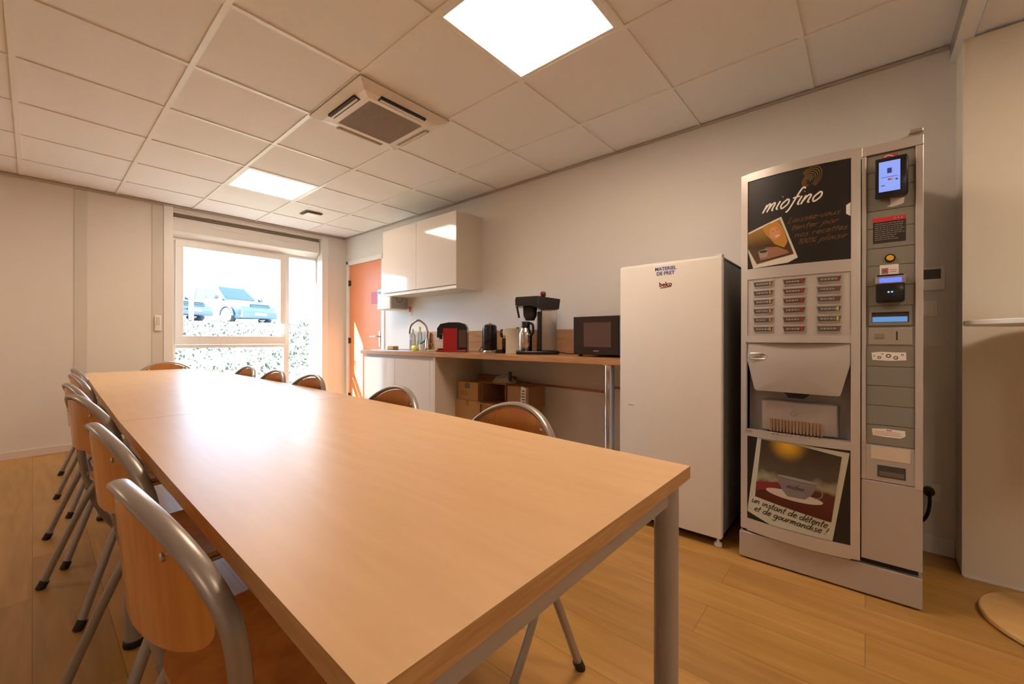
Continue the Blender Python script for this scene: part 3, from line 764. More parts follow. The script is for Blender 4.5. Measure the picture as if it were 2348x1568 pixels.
# left door
door = slab(.016, .452, .137, .60, 0, -.05); slab(.016, .452, 1.018, 1.81, 0, -.05, q=door)
slab(.016, .046, .60, 1.018, 0, -.05, q=door, n=2); slab(.424, .452, .60, 1.018, 0, -.05, q=door, n=2)
door = door.build('main_door', silver_paint, vm, True, angle=20)
fr = B()
for a in ((.016, .046, .137, 1.81), (.424, .4525, .137, 1.81), (.046, .424, 1.775, 1.812), (.046, .424, 1.312, 1.362), (.046, .424, 1.018, 1.05), (.046, .424, .578, .612), (.046, .424, .133, .189)):
    slab(*a, .0055, -.002, q=fr)
fr.build('door_frame', silver_lite, vm, True, angle=20)
# cavity
b = B(); X0, X1 = VX-.005, 2.259
b.box(X1-.004, X1, .03, .44, .59, 1.03).box(2.20, X1, .040, .046, .60, 1.02).box(2.20, X1, .424, .430, .60, 1.02).box(2.195, X1, .04, .43, .597, .607).box(2.20, X1, .04, .43, 1.012, 1.02)
cav = b.build('dispensing_bay', mat('bay_grey', (.36, .35, .35), .4, .3), vm)
b = B(); b.box(2.225, 2.254, .085, .372, .612, .755, .012, 3); cs = b.build('cup_station', silver_paint, cav, True)
b = B(); b.lathe([(.010, 2.216), (.013, 2.2255)], (0, .245, .70), 20, 'x').lathe([(.003, 2.220), (.003, 2.2255)], (0, .31, .69), 8, 'x').lathe([(.003, 2.220), (.003, 2.2255)], (0, .165, .685), 8, 'x'); b.build('round_lock', alu, cs, True)
b = B()
for k in range(16): b.box(2.218, 2.226, .335-.0125*k, .327-.0125*k, .612, .668)
b.build('cup_rest', mat('cup_rest_brown', (.32, .18, .10), .45), cs)
b = B()
for k in range(11): b.prism([(.32-.0165*k, .6076), (.31-.0165*k, .6076), (.31-.0165*k, .6082), (.32-.0165*k, .6082)], 2.168, 2.212, 'x')
b.build('drip_slots', blk_m, cav)
b = B(); b.prism([(.285, .802), (.175, .802), (.187, .788), (.205, .773), (.26, .773), (.27, .788)], 2.185, 2.225, 'x'); b.build('outlet_nozzle', blk, cav)
q = B(); q.plate([(.422, 1.016), (.422, .93), (.392, .803), (.384, .797), (.085, .797), (.078, .803), (.048, .93), (.048, 1.016)], lambda y, z: (xd(y)-.001-.010*min(1, max(0, (1.016-z)/.1)), y, z), lambda y, z: (xd(y)+.012, y, z), 5)
hood = q.build('bay_hood', mat('hood_grey', (.46, .42, .39), .4, .3), vm, True, angle=30)
def pill(q, cy, cz, w, h, x, r):
    P = []
    for k in range(24):
        a = 2*PI*k/24; P.append((x(cy), cy+math.copysign(w-h, math.cos(a))*(1 if abs(math.cos(a)) > 1e-6 else 0)+h*math.cos(a), cz+h*math.sin(a)))
    q.tube(P, r, 6, closed=True)
b = B(); pill(b, .378, .955, .036, .013, lambda y: xd(y)-.013, .003); b.box(xd(.378)-.016, xd(.378)-.011, .366, .39, .945, .965, .003); b.build('bay_handle', alu, hood, True)
# selection panel
b = slab(.048, .422, 1.052, 1.311, .0012, -.001); sel = b.build('selection_panel', mat('select_grey', (.55, .52, .49), .4, .3), vm, True, angle=20)
tagm = [mat('tag_a', (.09, .07, .06), .4), mat('tag_b', (.10, .05, .035), .4), mat('tag_c', (.09, .09, .08), .4)]
acc = [mat('acc_orange', (.55, .25, .02), .5), mat('acc_red', (.35, .03, .02), .5), mat('acc_yellow', (.55, .5, .05), .5)]
for c, (ya, yb) in enumerate(((.402, .314), (.283, .194), (.161, .073))):
    for r in range(6):
        zt = 1.302-.0415*r-.0006*c
        b = B(); zc = zt-.016
        def X(y): return xd(y)-.0014
        b.plate([(ya, zt), (ya-.006, zt-.032), (yb+.006, zt-.032), (yb, zt)], lambda y, z: (xd(y)-.006, y, z), lambda y, z: (xd(y)-.001, y, z), 3)
        sb = b.build('drink_button', alu, sel)
        b = B(); b.plate([(ya-.004, zt-.005), (ya-.009, zt-.026), (yb+.009, zt-.026), (yb+.004, zt-.005)], lambda y, z: (xd(y)-.0075, y, z), lambda y, z: (xd(y)-.0055, y, z), 3)
        b.mat(1)
        ys = yb+.012; b.plate([(ys+.007, zt-.007), (ys+.007, zt-.023), (ys, zt-.023), (ys, zt-.007)], lambda y, z: (xd(y)-.0082, y, z), lambda y, z: (xd(y)-.0070, y, z), 2)
        b.mat(2)
        rr = random.Random(c*10+r); y = ya-.016
        for k in range(5):
            w = .004+.006*rr.random(); b.plate([(y, zt-.012), (y, zt-.019), (y-w, zt-.019), (y-w, zt-.012)], lambda y, z: (xd(y)-.0082, y, z), lambda y, z: (xd(y)-.0070, y, z), 2); y -= w+.003
        b.build('drink_label', [tagm[c], acc[0] if c == 0 else (acc[2] if (c == 2 and r in (3, 4)) else acc[1]), mat('tag_text', (.35, .30, .26), .5)], sb)

# ---- stroke lettering for the hand-written posters
G = {
 'a': ([[(.44, .46), (.22, .5), (.03, .25), (.14, .0), (.34, .12), (.46, .48)], [(.46, .48), (.42, .12), (.55, .02)]], .58),
 'c': ([[(.40, .44), (.22, .5), (.04, .24), (.18, 0), (.42, .08)]], .46),
 'd': ([[(.40, .44), (.2, .48), (.03, .22), (.15, 0), (.34, .12), (.46, .5), (.52, 1.0)], [(.46, .5), (.43, .1), (.55, .02)]], .58),
 'e': ([[(.05, .24), (.36, .32), (.36, .46), (.2, .5), (.04, .22), (.18, 0), (.42, .1)]], .46),
 'f': ([[(.52, .9), (.42, 1.0), (.3, .85), (.16, -.1), (.04, -.3)], [(.08, .48), (.42, .52)]], .44),
 'g': ([[(.44, .46), (.22, .5), (.03, .26), (.14, .02), (.34, .12), (.46, .48)], [(.46, .48), (.36, -.3), (.18, -.42), (.02, -.3)]], .56),
 'i': ([[(.1, .5), (.06, .1), (.18, .02)], [(.12, .72), (.13, .74)]], .24),
 'l': ([[(.24, 1.0), (.08, .12), (.2, .02)]], .28),
 'm': ([[(.06, .48), (.02, 0)], [(.02, .1), (.16, .45), (.28, .44), (.26, 0)], [(.26, .1), (.42, .46), (.55, .42), (.52, .08), (.62, .02)]], .70),
 'n': ([[(.08, .48), (.02, 0)], [(.02, .1), (.2, .45), (.36, .42), (.34, .08), (.46, .02)]], .52),
 'o': ([[(.24, .5), (.04, .25), (.16, 0), (.40, .2), (.36, .44), (.24, .5), (.2, .44)]], .48),
 'p': ([[(.1, .5), (-.06, -.42)], [(.04, .2), (.2, .48), (.42, .4), (.36, .08), (.14, .02)]], .50),
 'r': ([[(.08, .48), (.02, 0)], [(.02, .14), (.18, .44), (.36, .46)]], .40),
 's': ([[(.36, .46), (.16, .46), (.12, .32), (.32, .18), (.24, .0), (.0, .04)]], .42),
 't': ([[(.2, .85), (.1, .1), (.24, .02)], [(.0, .52), (.34, .54)]], .34),
 'u': ([[(.08, .5), (.04, .12), (.16, 0), (.34, .14), (.46, .5)], [(.46, .5), (.42, .1), (.54, .02)]], .56),
 'v': ([[(.04, .5), (.16, 0), (.44, .5)]], .48),
 'z': ([[(.04, .48), (.38, .48), (.02, .02), (.38, .02)]], .44),
 'L': ([[(.14, .95), (.02, .02), (.4, .04)]], .46),
 '1': ([[(.04, .7), (.2, .9), (.1, .0)]], .28),
 '0': ([[(.26, .9), (.05, .5), (.14, .02), (.38, .4), (.36, .8), (.26, .9)]], .48),
 '%': ([[(.1, .85), (.02, .7), (.14, .6), (.2, .75), (.1, .85)], [(.5, .9), (.06, .0)], [(.42, .3), (.34, .12), (.46, .02), (.54, .18), (.42, .3)]], .66),
 '-': ([[(.02, .26), (.28, .28)]], .34),
 '!': ([[(.2, .95), (.15, .6), (.1, .3)], [(.07, .1), (.07, .06), (.06, .0)]], .26),
 ' ': ([], .32),
}
def hand(q, txt, Y, Z, width, xh, lw, shear=.35, slope=0., off=.0022, vz=1.):
    """hand lettering from Y (left) along -Y; width = total length; xh = x-height in metres"""
    s = xh/.5; adv = 0; items = []
    for ch in txt:
        acc_ = ch == 'é'; g = G['e' if acc_ else ch]
        for st in g[0]: items.append([(adv+x, y) for x, y in st])
        if acc_: items.append([(adv+.2, .62), (adv+.34, .78)])
        adv += g[1]
    k = width/adv
    for st in items:
        P = spline([(x, y, 0) for x, y in st], 5) if len(st) > 2 else [Vector((x, y, 0)) for x, y in st]
        P = [Vector(((p.x)*k+shear*p.y*s, p.y*s+slope*p.x*k, 0)) for p in P]
        prev = None; N = len(P)
        for i in range(N):
            d_ = (P[min(i+1, N-1)]-P[max(i-1, 0)]); d_.normalize(); n = Vector((-d_.y, d_.x, 0))*lw/2
            row = []
            for sg in (1, -1):
                p = P[i]+n*sg; y = Y-p.x; row.append(q.bm.verts.new((xd(y)-off, y, Z+p.y)))
            if prev: q.face([prev[0], row[0], row[1], prev[1]])
            prev = row
def sq(q, pts, off, th=.0008, rings=5):
    q.plate(pts, lambda y, z: (xd(y)-off-th, y, z), lambda y, z: (xd(y)-off+th*.3, y, z), rings)
def dens(pts, n=6):
    o = []
    for a, c in zip(pts, pts[1:]+pts[:1]):
        for k in range(n): o.append((a[0]+(c[0]-a[0])*k/n, a[1]+(c[1]-a[1])*k/n))
    return o
def ell(cy, cz, ry, rz, rot=0, n=24):
    return [(cy+ry*math.cos(2*PI*k/n)*math.cos(rot)-rz*math.sin(2*PI*k/n)*math.sin(rot), cz+ry*math.cos(2*PI*k/n)*math.sin(rot)+rz*math.sin(2*PI*k/n)*math.cos(rot)) for k in range(n)]
# upper poster
poster_blk = mat('poster_black', (.010, .009, .009), .38)
b = slab(.047, .423, 1.363, 1.774, .0012, -.001); up_p = b.build('poster', poster_blk, vm, True, angle=20)
ink_w = mat('poster_white_ink', (.80, .76, .70), .5); ink_o = mat('poster_orange_ink', (.25, .105, .018), .5); ink_g = mat('poster_gold_ink', (.34, .19, .05), .5)
b = B(); hand(b, 'miofino', .362, 1.612, .215, .036, .0065, .45, .05); b.build('logo_lettering', ink_w, up_p)
b = B()
for txt, y, z, w in (('Laissez-vous', .262, 1.545, .180), ('tenter par', .250, 1.512, .165), ('nos recettes', .238, 1.479, .180), ('100% plaisir', .226, 1.446, .168)):
    hand(b, txt, y, z, w, .0125, .0019, .4, .05)
b.build('slogan_lettering', ink_o, up_p)
b = B()
for k in range(8):      # spiral finger-print mark
    r = .006+.0048*k; N = 26; a0 = -.4+.35*k; a1 = a0+2*PI*(.80 if k < 4 else .55); prev = None
    if k >= 4: a0, a1 = -.2-.05*k, 2.6+.05*k
    for i in range(N+1):
        a = a0+(a1-a0)*i/N; row = []
        for w in (.0008, -.0008):
            rr = r+w; u_ = rr*math.cos(a)*.9; v_ = rr*math.sin(a)*1.25; ro = -.5
            yy = .190-(u_*math.cos(ro)-v_*math.sin(ro))-.004*max(0, k-3)*.6; zz = 1.716+u_*math.sin(ro)+v_*math.cos(ro)+.0022*max(0, k-3)
            row.append(b.bm.verts.new((xd(yy)-.0022, yy, zz)))
        if prev: b.face([prev[0], row[0], row[1], prev[1]])
        prev = row
b.build('fingerprint_mark', ink_g, up_p)
b = B(); sq(b, [(.0475, 1.595), (.062, 1.585), (.062, 1.55), (.0475, 1.538)], .0015); b.build('white_corner_tab', paper, up_p)
# polaroid with a smiling blonde woman holding a cup
b = B(); sq(b, dens([(.4225, 1.535), (.287, 1.580), (.225, 1.390), (.262, 1.372), (.400, 1.3635), (.4225, 1.445)]), .0015); pol = b.build('polaroid_frame', mat('polaroid_white', (.62, .58, .50), .5), up_p)
def gradmat(name, stops, axis=2, lo=0., hi=1., glow=None):
    m = bpy.data.materials.new(name); m.use_nodes = True; nt = m.node_tree; L = nt.links; bs = nt.nodes['Principled BSDF']
    bs.inputs['Roughness'].default_value = .35
    tc = nt.nodes.new('ShaderNodeTexCoord'); sx = nt.nodes.new('ShaderNodeSeparateXYZ'); L.new(tc.outputs['Object'], sx.inputs[0])
    mr = nt.nodes.new('ShaderNodeMapRange'); mr.inputs[1].default_value = lo; mr.inputs[2].default_value = hi
    ns = nt.nodes.new('ShaderNodeTexNoise'); ns.inputs['Scale'].default_value = 22; L.new(tc.outputs['Object'], ns.inputs['Vector'])
    ad = nt.nodes.new('ShaderNodeMath'); ad.operation = 'MULTIPLY_ADD'; ad.inputs[1].default_value = .18*abs(hi-lo); 
    L.new(ns.outputs['Fac'], ad.inputs[0]); L.new(sx.outputs[axis], ad.inputs[2]); L.new(ad.outputs[0], mr.inputs[0])
    cr = nt.nodes.new('ShaderNodeValToRGB'); e = cr.color_ramp.elements
    while len(e) < len(stops): e.new(.5)
    for k, (p, c) in enumerate(stops): e[k].position = p; e[k].color = (*c, 1)
    L.new(mr.outputs[0], cr.inputs[0]); out = cr.outputs[0]
    if glow:
        (gy, gz, gr, gc) = glow
        vm_ = nt.nodes.new('ShaderNodeVectorMath'); vm_.operation = 'DISTANCE'; cb = nt.nodes.new('ShaderNodeCombineXYZ')
        L.new(sx.outputs[1], cb.inputs[1]); L.new(sx.outputs[2], cb.inputs[2]); L.new(cb.outputs[0], vm_.inputs[0]); vm_.inputs[1].default_value = (0, gy, gz)
        m2 = nt.nodes.new('ShaderNodeMapRange'); m2.inputs[1].default_value = 0; m2.inputs[2].default_value = gr; m2.inputs[3].default_value = 1; m2.inputs[4].default_value = 0
        m2.interpolation_type = 'SMOOTHSTEP'; L.new(vm_.outputs['Value'], m2.inputs[0])
        mx = nt.nodes.new('ShaderNodeMix'); mx.data_type = 'RGBA'; L.new(m2.outputs[0], mx.inputs[0]); L.new(out, mx.inputs[6]); mx.inputs[7].default_value = (*gc, 1); out = mx.outputs[2]
    L.new(out, bs.inputs['Base Color']); return m
oy = .145
picA = gradmat('photo_print_gold', [(0, (.10, .045, .01)), (.5, (.06, .03, .01)), (.75, (.22, .12, .015)), (1, (.30, .17, .03))], 2, 1.40, 1.56)
b = B(); sq(b, dens([(.4222, 1.526), (.292, 1.569), (.240, 1.408), (.385, 1.382), (.4222, 1.46)]), .0028); pic = b.build('photo_print', picA, pol)
hair = mat('print_hair', (.48, .22, .03), .4); skin = mat('print_skin', (.60, .27, .12), .4); hand_m = mat('print_hand', (.30, .14, .08), .4)
b = B(); sq(b, dens([(.362, 1.546), (.335, 1.558), (.300, 1.560), (.278, 1.525), (.262, 1.465), (.275, 1.440), (.312, 1.462), (.330, 1.490), (.350, 1.515)], 3), .004); b.build('print_hair', hair, pic)
b = B(); sq(b, ell(.310, 1.510, .021, .031, -.35), .005); b.build('print_face', skin, pic)
b = B(); sq(b, ell(.301, 1.496, .009, .0035, -.3), .006); b.mat(1); sq(b, ell(.319, 1.520, .003, .0015, -.3), .006); sq(b, ell(.302, 1.524, .003, .0015, -.3), .006); b.build('print_smile', [mat('print_teeth', (.75, .62, .5), .4), dark_ink], pic)
b = B(); sq(b, dens([(.375, 1.432), (.345, 1.452), (.300, 1.448), (.262, 1.425), (.258, 1.412), (.330, 1.400), (.370, 1.396)], 3), .005); b.build('print_hands', hand_m, pic)
b = B(); sq(b, ell(.357, 1.434, .022, .010, .0), .006); b.mat(1); sq(b, ell(.357, 1.435, .017, .006, .0), .007); b.mat(0); sq(b, [(.378, 1.432), (.336, 1.432), (.343, 1.408), (.371, 1.408)], .0055)
b.build('print_cup', [mat('print_grey', (.33, .27, .24), .4), mat('print_coffee', (.06, .025, .01), .4)], pic)
# lower poster
b = slab(.047, .423, .190, .577, .0012, -.001); lo_p = b.build('poster', poster_blk, vm, True, angle=20)
b = B(); sq(b, dens([(.381, .5765), (.215, .5765), (.049, .566), (.104, .1915), (.152, .1915), (.330, .1915), (.4222, .222), (.4222, .235)]), .0015, rings=8); pol2 = b.build('polaroid_frame', mat('polaroid_cream', (.50, .49, .38), .5), lo_p)
picB = gradmat('photo_print_cup', [(0, (.03, .006, .004)), (.28, (.09, .015, .01)), (.45, (.10, .03, .02)), (.52, (.30, .28, .19)), (.62, (.09, .07, .05)), (1, (.035, .022, .015))], 2, .25, .60,
               glow=(.262-oy, .565, .085, (.72, .40, .03)))
b = B(); sq(b, dens([(.364, .573), (.215, .570), (.074, .547), (.108, .268), (.390, .302)], 6), .0028, rings=10); pic2 = b.build('photo_print', picB, pol2)
b = B(); sq(b, dens([(.385, .372), (.30, .392), (.28, .375), (.388, .330)], 4), .0036); b.build('print_cloth', mat('print_red', (.20, .02, .02), .5), pic2)
b = B(); sq(b, ell(.240, .345, .105, .020, .04, 32), .004); b.build('print_saucer', mat('print_saucer', (.52, .46, .38), .4), pic2)
b = B(); sq(b, [(.300, .425), (.155, .418), (.160, .395), (.175, .365), (.197, .342), (.262, .340), (.280, .362), (.294, .395)], .0048); cupm = mat('print_cup_grey', (.20, .17, .17), .4)
b.mat(1); sq(b, ell(.227, .422, .0725, .006, .05, 28), .0056)
cp = b.build('print_cup', [cupm, mat('print_cup_rim', (.30, .27, .24), .4)], pic2)
b = B(); prev = None
for i in range(17):
    a = -1.9+3.4*i/16; row = []
    for w in (.012, .0155): yy = .158-w*1.5*math.cos(a); zz = .378+w*1.6*math.sin(a); row.append(b.bm.verts.new((xd(yy)-.0055, yy, zz)))
    if prev: b.face([prev[0], row[0], row[1], prev[1]])
    prev = row
b.build('print_cup_handle', cupm, pic2)
b = B(); hand(b, 'miofino', .264, .378, .062, .010, .0022, .3, -.02, .0068); b.build('print_cup_text', dark_ink, cp)
b = B(); hand(b, 'un instant de détente', .405, .272, .283, .0155, .0034, .35, -.115, .0032); hand(b, 'et de gourmandise !', .395, .235, .272, .0150, .0034, .35, -.085, .0032); b.build('caption_lettering', dark_ink, pol2)

# right column
b = B(); b.box(VX+.012, 2.262, VY0, .012, .150, 1.77, .002)
b.build('side_column', silver_paint, vm)
b = B(); b.box(VX-.002, VX+.012, -.001, .013, .62, 1.77, .002).box(VX-.002, VX+.012, VY0, -.143, .46, 1.77, .002).box(VX-.004, 2.262, VY0, .013, 1.770, 1.808, .002)
b.box(VX+.003, VX+.012, -.001, .013, .47, .62, .001)
b.build('column_frame', silver_lite, vm)
b = B(); b.box(VX, VX+.012, VY0, .013, .150, .467, .002); b.build('coin_door', silver_paint, vm)
b = B(); b.box(VX+.004, VX+.012, -.143, -.001, .47, .612, .001); b.build('coin_return_panel', silver_paint, vm)
b = B(); b.prism([(-.06, 1.80), (-.13, 1.822), (VY0+.001, 1.822), (VY0+.001, 1.80)], VX+.01, 2.262, 'x').mat(1).box(VX-.002, 2.26, VY0+.001, -.125, 1.822, 1.834, .002); b.build('hinge_cap', [silver_paint, alu], vm)
b = B(); b.box(VX+.0085, VX+.0118, -.142, -.002, 1.084, 1.77); zz = [1.77, 1.70, 1.635, 1.545, 1.475, 1.395, 1.325, 1.245, 1.165, 1.083]
for a, c in zip(zz, zz[1:]): b.box(VX+.005, VX+.012, -.142, -.002, c+.0012, a-.0012, .001)
b.build('column_panels', col_grey, vm); b = B(); b.box(VX+.0085, VX+.0118, -.142, -.002, .614, 1.008); zz2 = [1.008, .925, .848, .770, .692, .614]
for a, c in zip(zz2, zz2[1:]): b.box(VX+.005, VX+.012, -.142, -.002, c+.0012, a-.0012, .001)
cs2 = b.build('column_panels', col_grey, vm)
F = VX+.005
# terminal
b = B(); b.box(F-.034, F, -.122, -.030, 1.590, 1.735, .006).box(F-.040, F-.028, -.119, -.027, 1.583, 1.738, .004); tm = b.build('card_terminal', blk, vm, True)
b = B(); b.box(F-.0412, F-.0398, -.099, -.038, 1.606, 1.722); sc_ = b.build('screen', scr_pale, tm)
b = B(); b.box(F-.0418, F-.0411, -.092, -.045, 1.660, 1.6615).box(F-.0418, F-.0411, -.075, -.062, 1.675, 1.695)
b.mat(1).box(F-.0418, F-.0411, -.072, -.064, 1.648, 1.654).mat(2).box(F-.0418, F-.0411, -.079, -.0725, 1.648, 1.654).mat(0).box(F-.0418, F-.0411, -.092, -.086, 1.645, 1.651).box(F-.0418, F-.0411, -.056, -.044, 1.628, 1.631)
b.build('screen_icons', [blue_ink, redp, ylw_btn], sc_)
b = B(); b.lathe([(.034, F-.0012), (.034, F)], (0, -.072, 1.727), 32, 'x'); rd = b.build('round_sticker', redp, vm, True)
b = B(); b.tube(spline([(F-.0018, -.055, 1.752), (F-.0018, -.066, 1.757), (F-.0018, -.078, 1.752), (F-.0018, -.083, 1.745), (F-.0018, -.09, 1.742)], 5), .0022, 6); b.build('white_swirl', paper, rd, True)
b = B(); b.prism([(-.072, 1.587), (-.113, 1.583), (-.111, 1.562), (-.104, 1.558), (-.08, 1.553), (-.062, 1.556), (-.074, 1.563)], F-.001, F, 'x'); b.build('torn_sticker', paper, vm)
b = B(); b.box(F-.0012, F, -.117, -.022, 1.415, 1.515).mat(1).box(F-.0018, F-.0011, -.117, -.022, 1.499, 1.515).mat(2)
rr = random.Random(2)
for k in range(9):
    z = 1.491-.0078*k; y = -.027
    while y > -.108 and not (k > 5 and y < -.085): w = .004+.008*rr.random(); b.box(F-.0018, F-.0011, max(y-w, -.113), y, z-.0012, z+.0012); y -= w+.002
for k in range(3): b.box(F-.0024, F-.0017, -.088-.010*k, -.083-.010*k, 1.504, 1.511)
b.build('info_card', [mat('card_dark', (.03, .022, .02), .5), redp, mat('card_text', (.28, .26, .25), .5)], vm)
b = B(); b.lathe([(.0155, F-.006), (.0165, F)], (0, -.072, 1.352), 24, 'x').mat(1).lathe([(.0095, F-.011), (.0118, F-.0055)], (0, -.072, 1.352), 24, 'x'); b.build('round_button', [blk, ylw_btn], vm, True)
b = B(); b.box(F-.0012, F, -.097, -.042, 1.286, 1.327).mat(1).box(F-.0018, F-.0011, -.067, -.047, 1.291, 1.314).mat(2).box(F-.0018, F-.0011, -.092, -.071, 1.305, 1.307).box(F-.0018, F-.0011, -.09, -.071, 1.297, 1.299).box(F-.0024, F-.0017, -.062, -.052, 1.298, 1.308)
b.build('small_label', [paper, mat('lab_grey', (.25, .2, .2), .5), redp], vm)
b = B(); b.box(F-.03, F, -.113, -.030, 1.178, 1.255, .006).box(F-.026, F, -.110, -.034, 1.255, 1.286, .003); rdr = b.build('badge_reader', blk, vm, True)
b = B(); b.box(F-.0312, F-.0255, -.116, -.028, 1.250, 1.279, .002); b.build('reader_bezel', alu, rdr)
b = B(); b.box(F-.0322, F-.0311, -.104, -.040, 1.254, 1.272); b.build('reader_screen', scr_blue, rdr)
for y in (-.067, -.077):
    b = B(); b.lathe([(.0028, F-.0312), (.0035, F-.0295)], (0, y, 1.217), 12, 'x'); b.build('reader_light', led_blue, rdr, True)
b = B(); b.box(F-.006, F, -.134, -.010, 1.140, 1.152).box(F-.006, F, -.134, -.010, 1.088, 1.100).box(F-.006, F, -.018, -.010, 1.100, 1.140).box(F-.006, F, -.134, -.126, 1.100, 1.140).mat(1).box(F-.001, F, -.126, -.018, 1.10, 1.14)
ds = b.build('display_window', [col_grey, mat('display_dark', (.05, .035, .03), .4)], vm)
b = B(); b.box(F-.0022, F-.0009, -.122, -.020, 1.102, 1.122); b.build('display_screen', scr_lcd, ds)
b = B(); b.box(F-.003, F+.006, -.136, -.008, 1.012, 1.079, .002).mat(1).box(F-.006, F-.003, -.055, -.028, 1.036, 1.056, .002).mat(2).box(F-.0036, F-.0029, -.094, -.090, 1.03, 1.064); b.build('coin_slot_plate', [mat('slot_grey', (.33, .30, .25), .5), col_grey, blk_m], vm)
b = B(); b.prism([(-.018, .980), (-.045, .984), (-.09, .982), (-.118, .983), (-.119, .952), (-.07, .948), (-.02, .951)], F-.0012, F, 'x').mat(1)
for y, z, r in ((-.041, .961, .006), (-.068, .968, .008), (-.089, .961, .007), (-.050, .975, .003), (-.108, .973, .004), (-.026, .967, .003)): b.lathe([(r, F-.0018), (r, F-.0011)], (0, y, z), 14, 'x').mat(0).lathe([(r*.5, F-.0024), (r*.5, F-.0017)], (0, y, z), 12, 'x').mat(1)
b.build('coin_sticker', [paper, mat('sticker_ink', (.12, .09, .08), .5)], vm)
b = B(); b.prism([(-.019, .676), (-.06, .680), (-.116, .678), (-.117, .658), (-.105, .648), (-.06, .647), (-.022, .650)], F-.0012, F, 'x').mat(1)
for k in range(3): b.box(F-.0018, F-.0011, -.108+.004*k, -.026, .655+.006*k, .6564+.006*k)
b.box(F-.0018, F-.0011, -.078, -.062, .672, .677)
b.build('torn_sticker', [paper, mat('pale_red_ink', (.5, .2, .14), .5)], vm)
b = B(); b.box(VX+.0028, VX+.004, -.130, -.016, .556, .608); b.build('blank_label', mat('label_beige', (.62, .52, .42), .5), vm)
b = B(); b.box(VX+.0022, VX+.0042, -.118, -.036, .488, .534).mat(1).box(VX+.001, VX+.003, -.113, -.041, .493, .512); b.build('coin_return', [dk, mat('return_flap', (.16, .14, .12), .4, .3)], vm)

# wall fittings right of the machine
t = thing('thermostat', 'white wall thermostat with a dark screen right of the vending machine', 'thermostat', (XW, -.225, 1.33))
b = B(); b.box(XW-.022, XW-.001, -.287, -.165, 1.272, 1.385, .004); b.build('housing', white, t, True)
b = B(); b.box(XW-.0232, XW-.0215, -.272, -.18, 1.325, 1.372); b.build('screen', mat('lcd_dark', (.05, .05, .045), .3), t)
t = thing('light_switch', 'white light switch plate under the thermostat', 'switch', (XW, -.22, 1.18))
b = B(); b.box(XW-.010, XW-.001, -.262, -.18, 1.145, 1.222, .003); b.build('plate', white, t)
b = B(); b.box(XW-.014, XW-.0095, -.253, -.189, 1.155, 1.212, .002); b.build('rocker', white, t)
t = thing('wall_socket', 'white wall socket low behind the vending machine', 'socket', (XW, -.23, .295))
b = B(); b.box(XW-.012, XW-.001, -.275, -.19, .252, .338, .003); b.build('plate', white, t)
t = thing('power_plug', 'black plug and cable hanging from the low wall socket', 'plug', (XW-.03, -.225, .30))
b = B(); b.tube([(XW-.0125, -.232, .30), (XW-.04, -.232, .30)], .021, 16).tube(spline([(XW-.038, -.232, .30), (XW-.055, -.233, .285), (XW-.055, -.232, .24), (XW-.045, -.225, .19), (XW-.035, -.205, .15), (XW-.03, -.15, .12)], 6), .007, 10); b.build('plug_body', rubber, t, True)

# round standing table at the right edge
t = thing('standing_table', 'tall round white-topped standing table at the right edge', 'table', (2.345, -.575, 0))
b = B(); b.lathe([(.240, .003), (.247, .008), (.247, .020), (.243, .024)], (2.345, -.575, 0), 64); b.mat(1); b.build('base_disc', [disc_wood], t, True, angle=25)
b = B(); b.lathe([(.285, 1.086), (.288, 1.089), (.288, 1.102), (.285, 1.105)], (2.345, -.575, 0), 64); b.build('round_top', white_pvc, t, True, angle=25)
b = B(); b.lathe([(.03, .024), (.03, 1.07)], (2.345, -.575, 0), 24).lathe([(.11, 1.068), (.12, 1.0855)], (2.345, -.575, 0), 32); b.build('pole', mat('pole_brown', (.22, .11, .05), .5), t, True)

# ------------------------------------------------------------------ outside
GZ = 1.65
b = B(); n = 26
rnd = random.Random(5)
def gz(x, y):
    if y < 7.2: return -.12
    if y < 17.5: u = (y-7.2)/10.3; return -.12+(GZ+.12)*(u**.85)
    return GZ
ys = [5.92, 7.2]+[7.2+10.3*k/24 for k in range(1, 25)]; xs = [-8+.8*k for k in range(38)]
grid = [[b.bm.verts.new((x, y, gz(x, y)+(rnd.uniform(-.04, .04) if 7.3 < y < 17.4 else 0))) for x in xs] for y in ys]
for r0, r1 in zip(grid, grid[1:]):
    for k in range(len(xs)-1): b.face([r0[k], r0[k+1], r1[k+1], r1[k]])
struct(b.build('ground_bank', mat('bank_soil', (.16, .15, .10), .9, noise=.6, nscale=6), None, True))
b = B(); b.box(-60, 90, 17.5, 120, GZ-.3, GZ); struct(b.build('ground_parking', mat('asphalt', (.55, .55, .55), .9)))
b = B(); rnd = random.Random(11)
for k in range(9000):
    x = rnd.uniform(.5, 12); y = rnd.uniform(7.0, 17.6); x = x*(y/12)
    z = gz(x, y)-.02; h = rnd.uniform(.03, .09); a = rnd.uniform(0, PI); w = rnd.uniform(.01, .035)
    dx, dy = math.cos(a)*w, math.sin(a)*w; b.m = rnd.choice((0, 0, 1, 2))
    b.poly([(x-dx, y-dy, z), (x+dx, y+dy, z), (x+dx*.6+rnd.uniform(-.04, .04), y+dy*.6, z+h), (x-dx*.4, y-dy*.4, z+h*.9)])
tag(b.build('grass', [mat('grass_a', (.045, .05, .025), .8), mat('grass_b', (.15, .14, .09), .8), mat('grass_c', (.02, .03, .012), .8)]), 'rough green and straw grass on the bank outside the window', 'grass', kind='stuff')

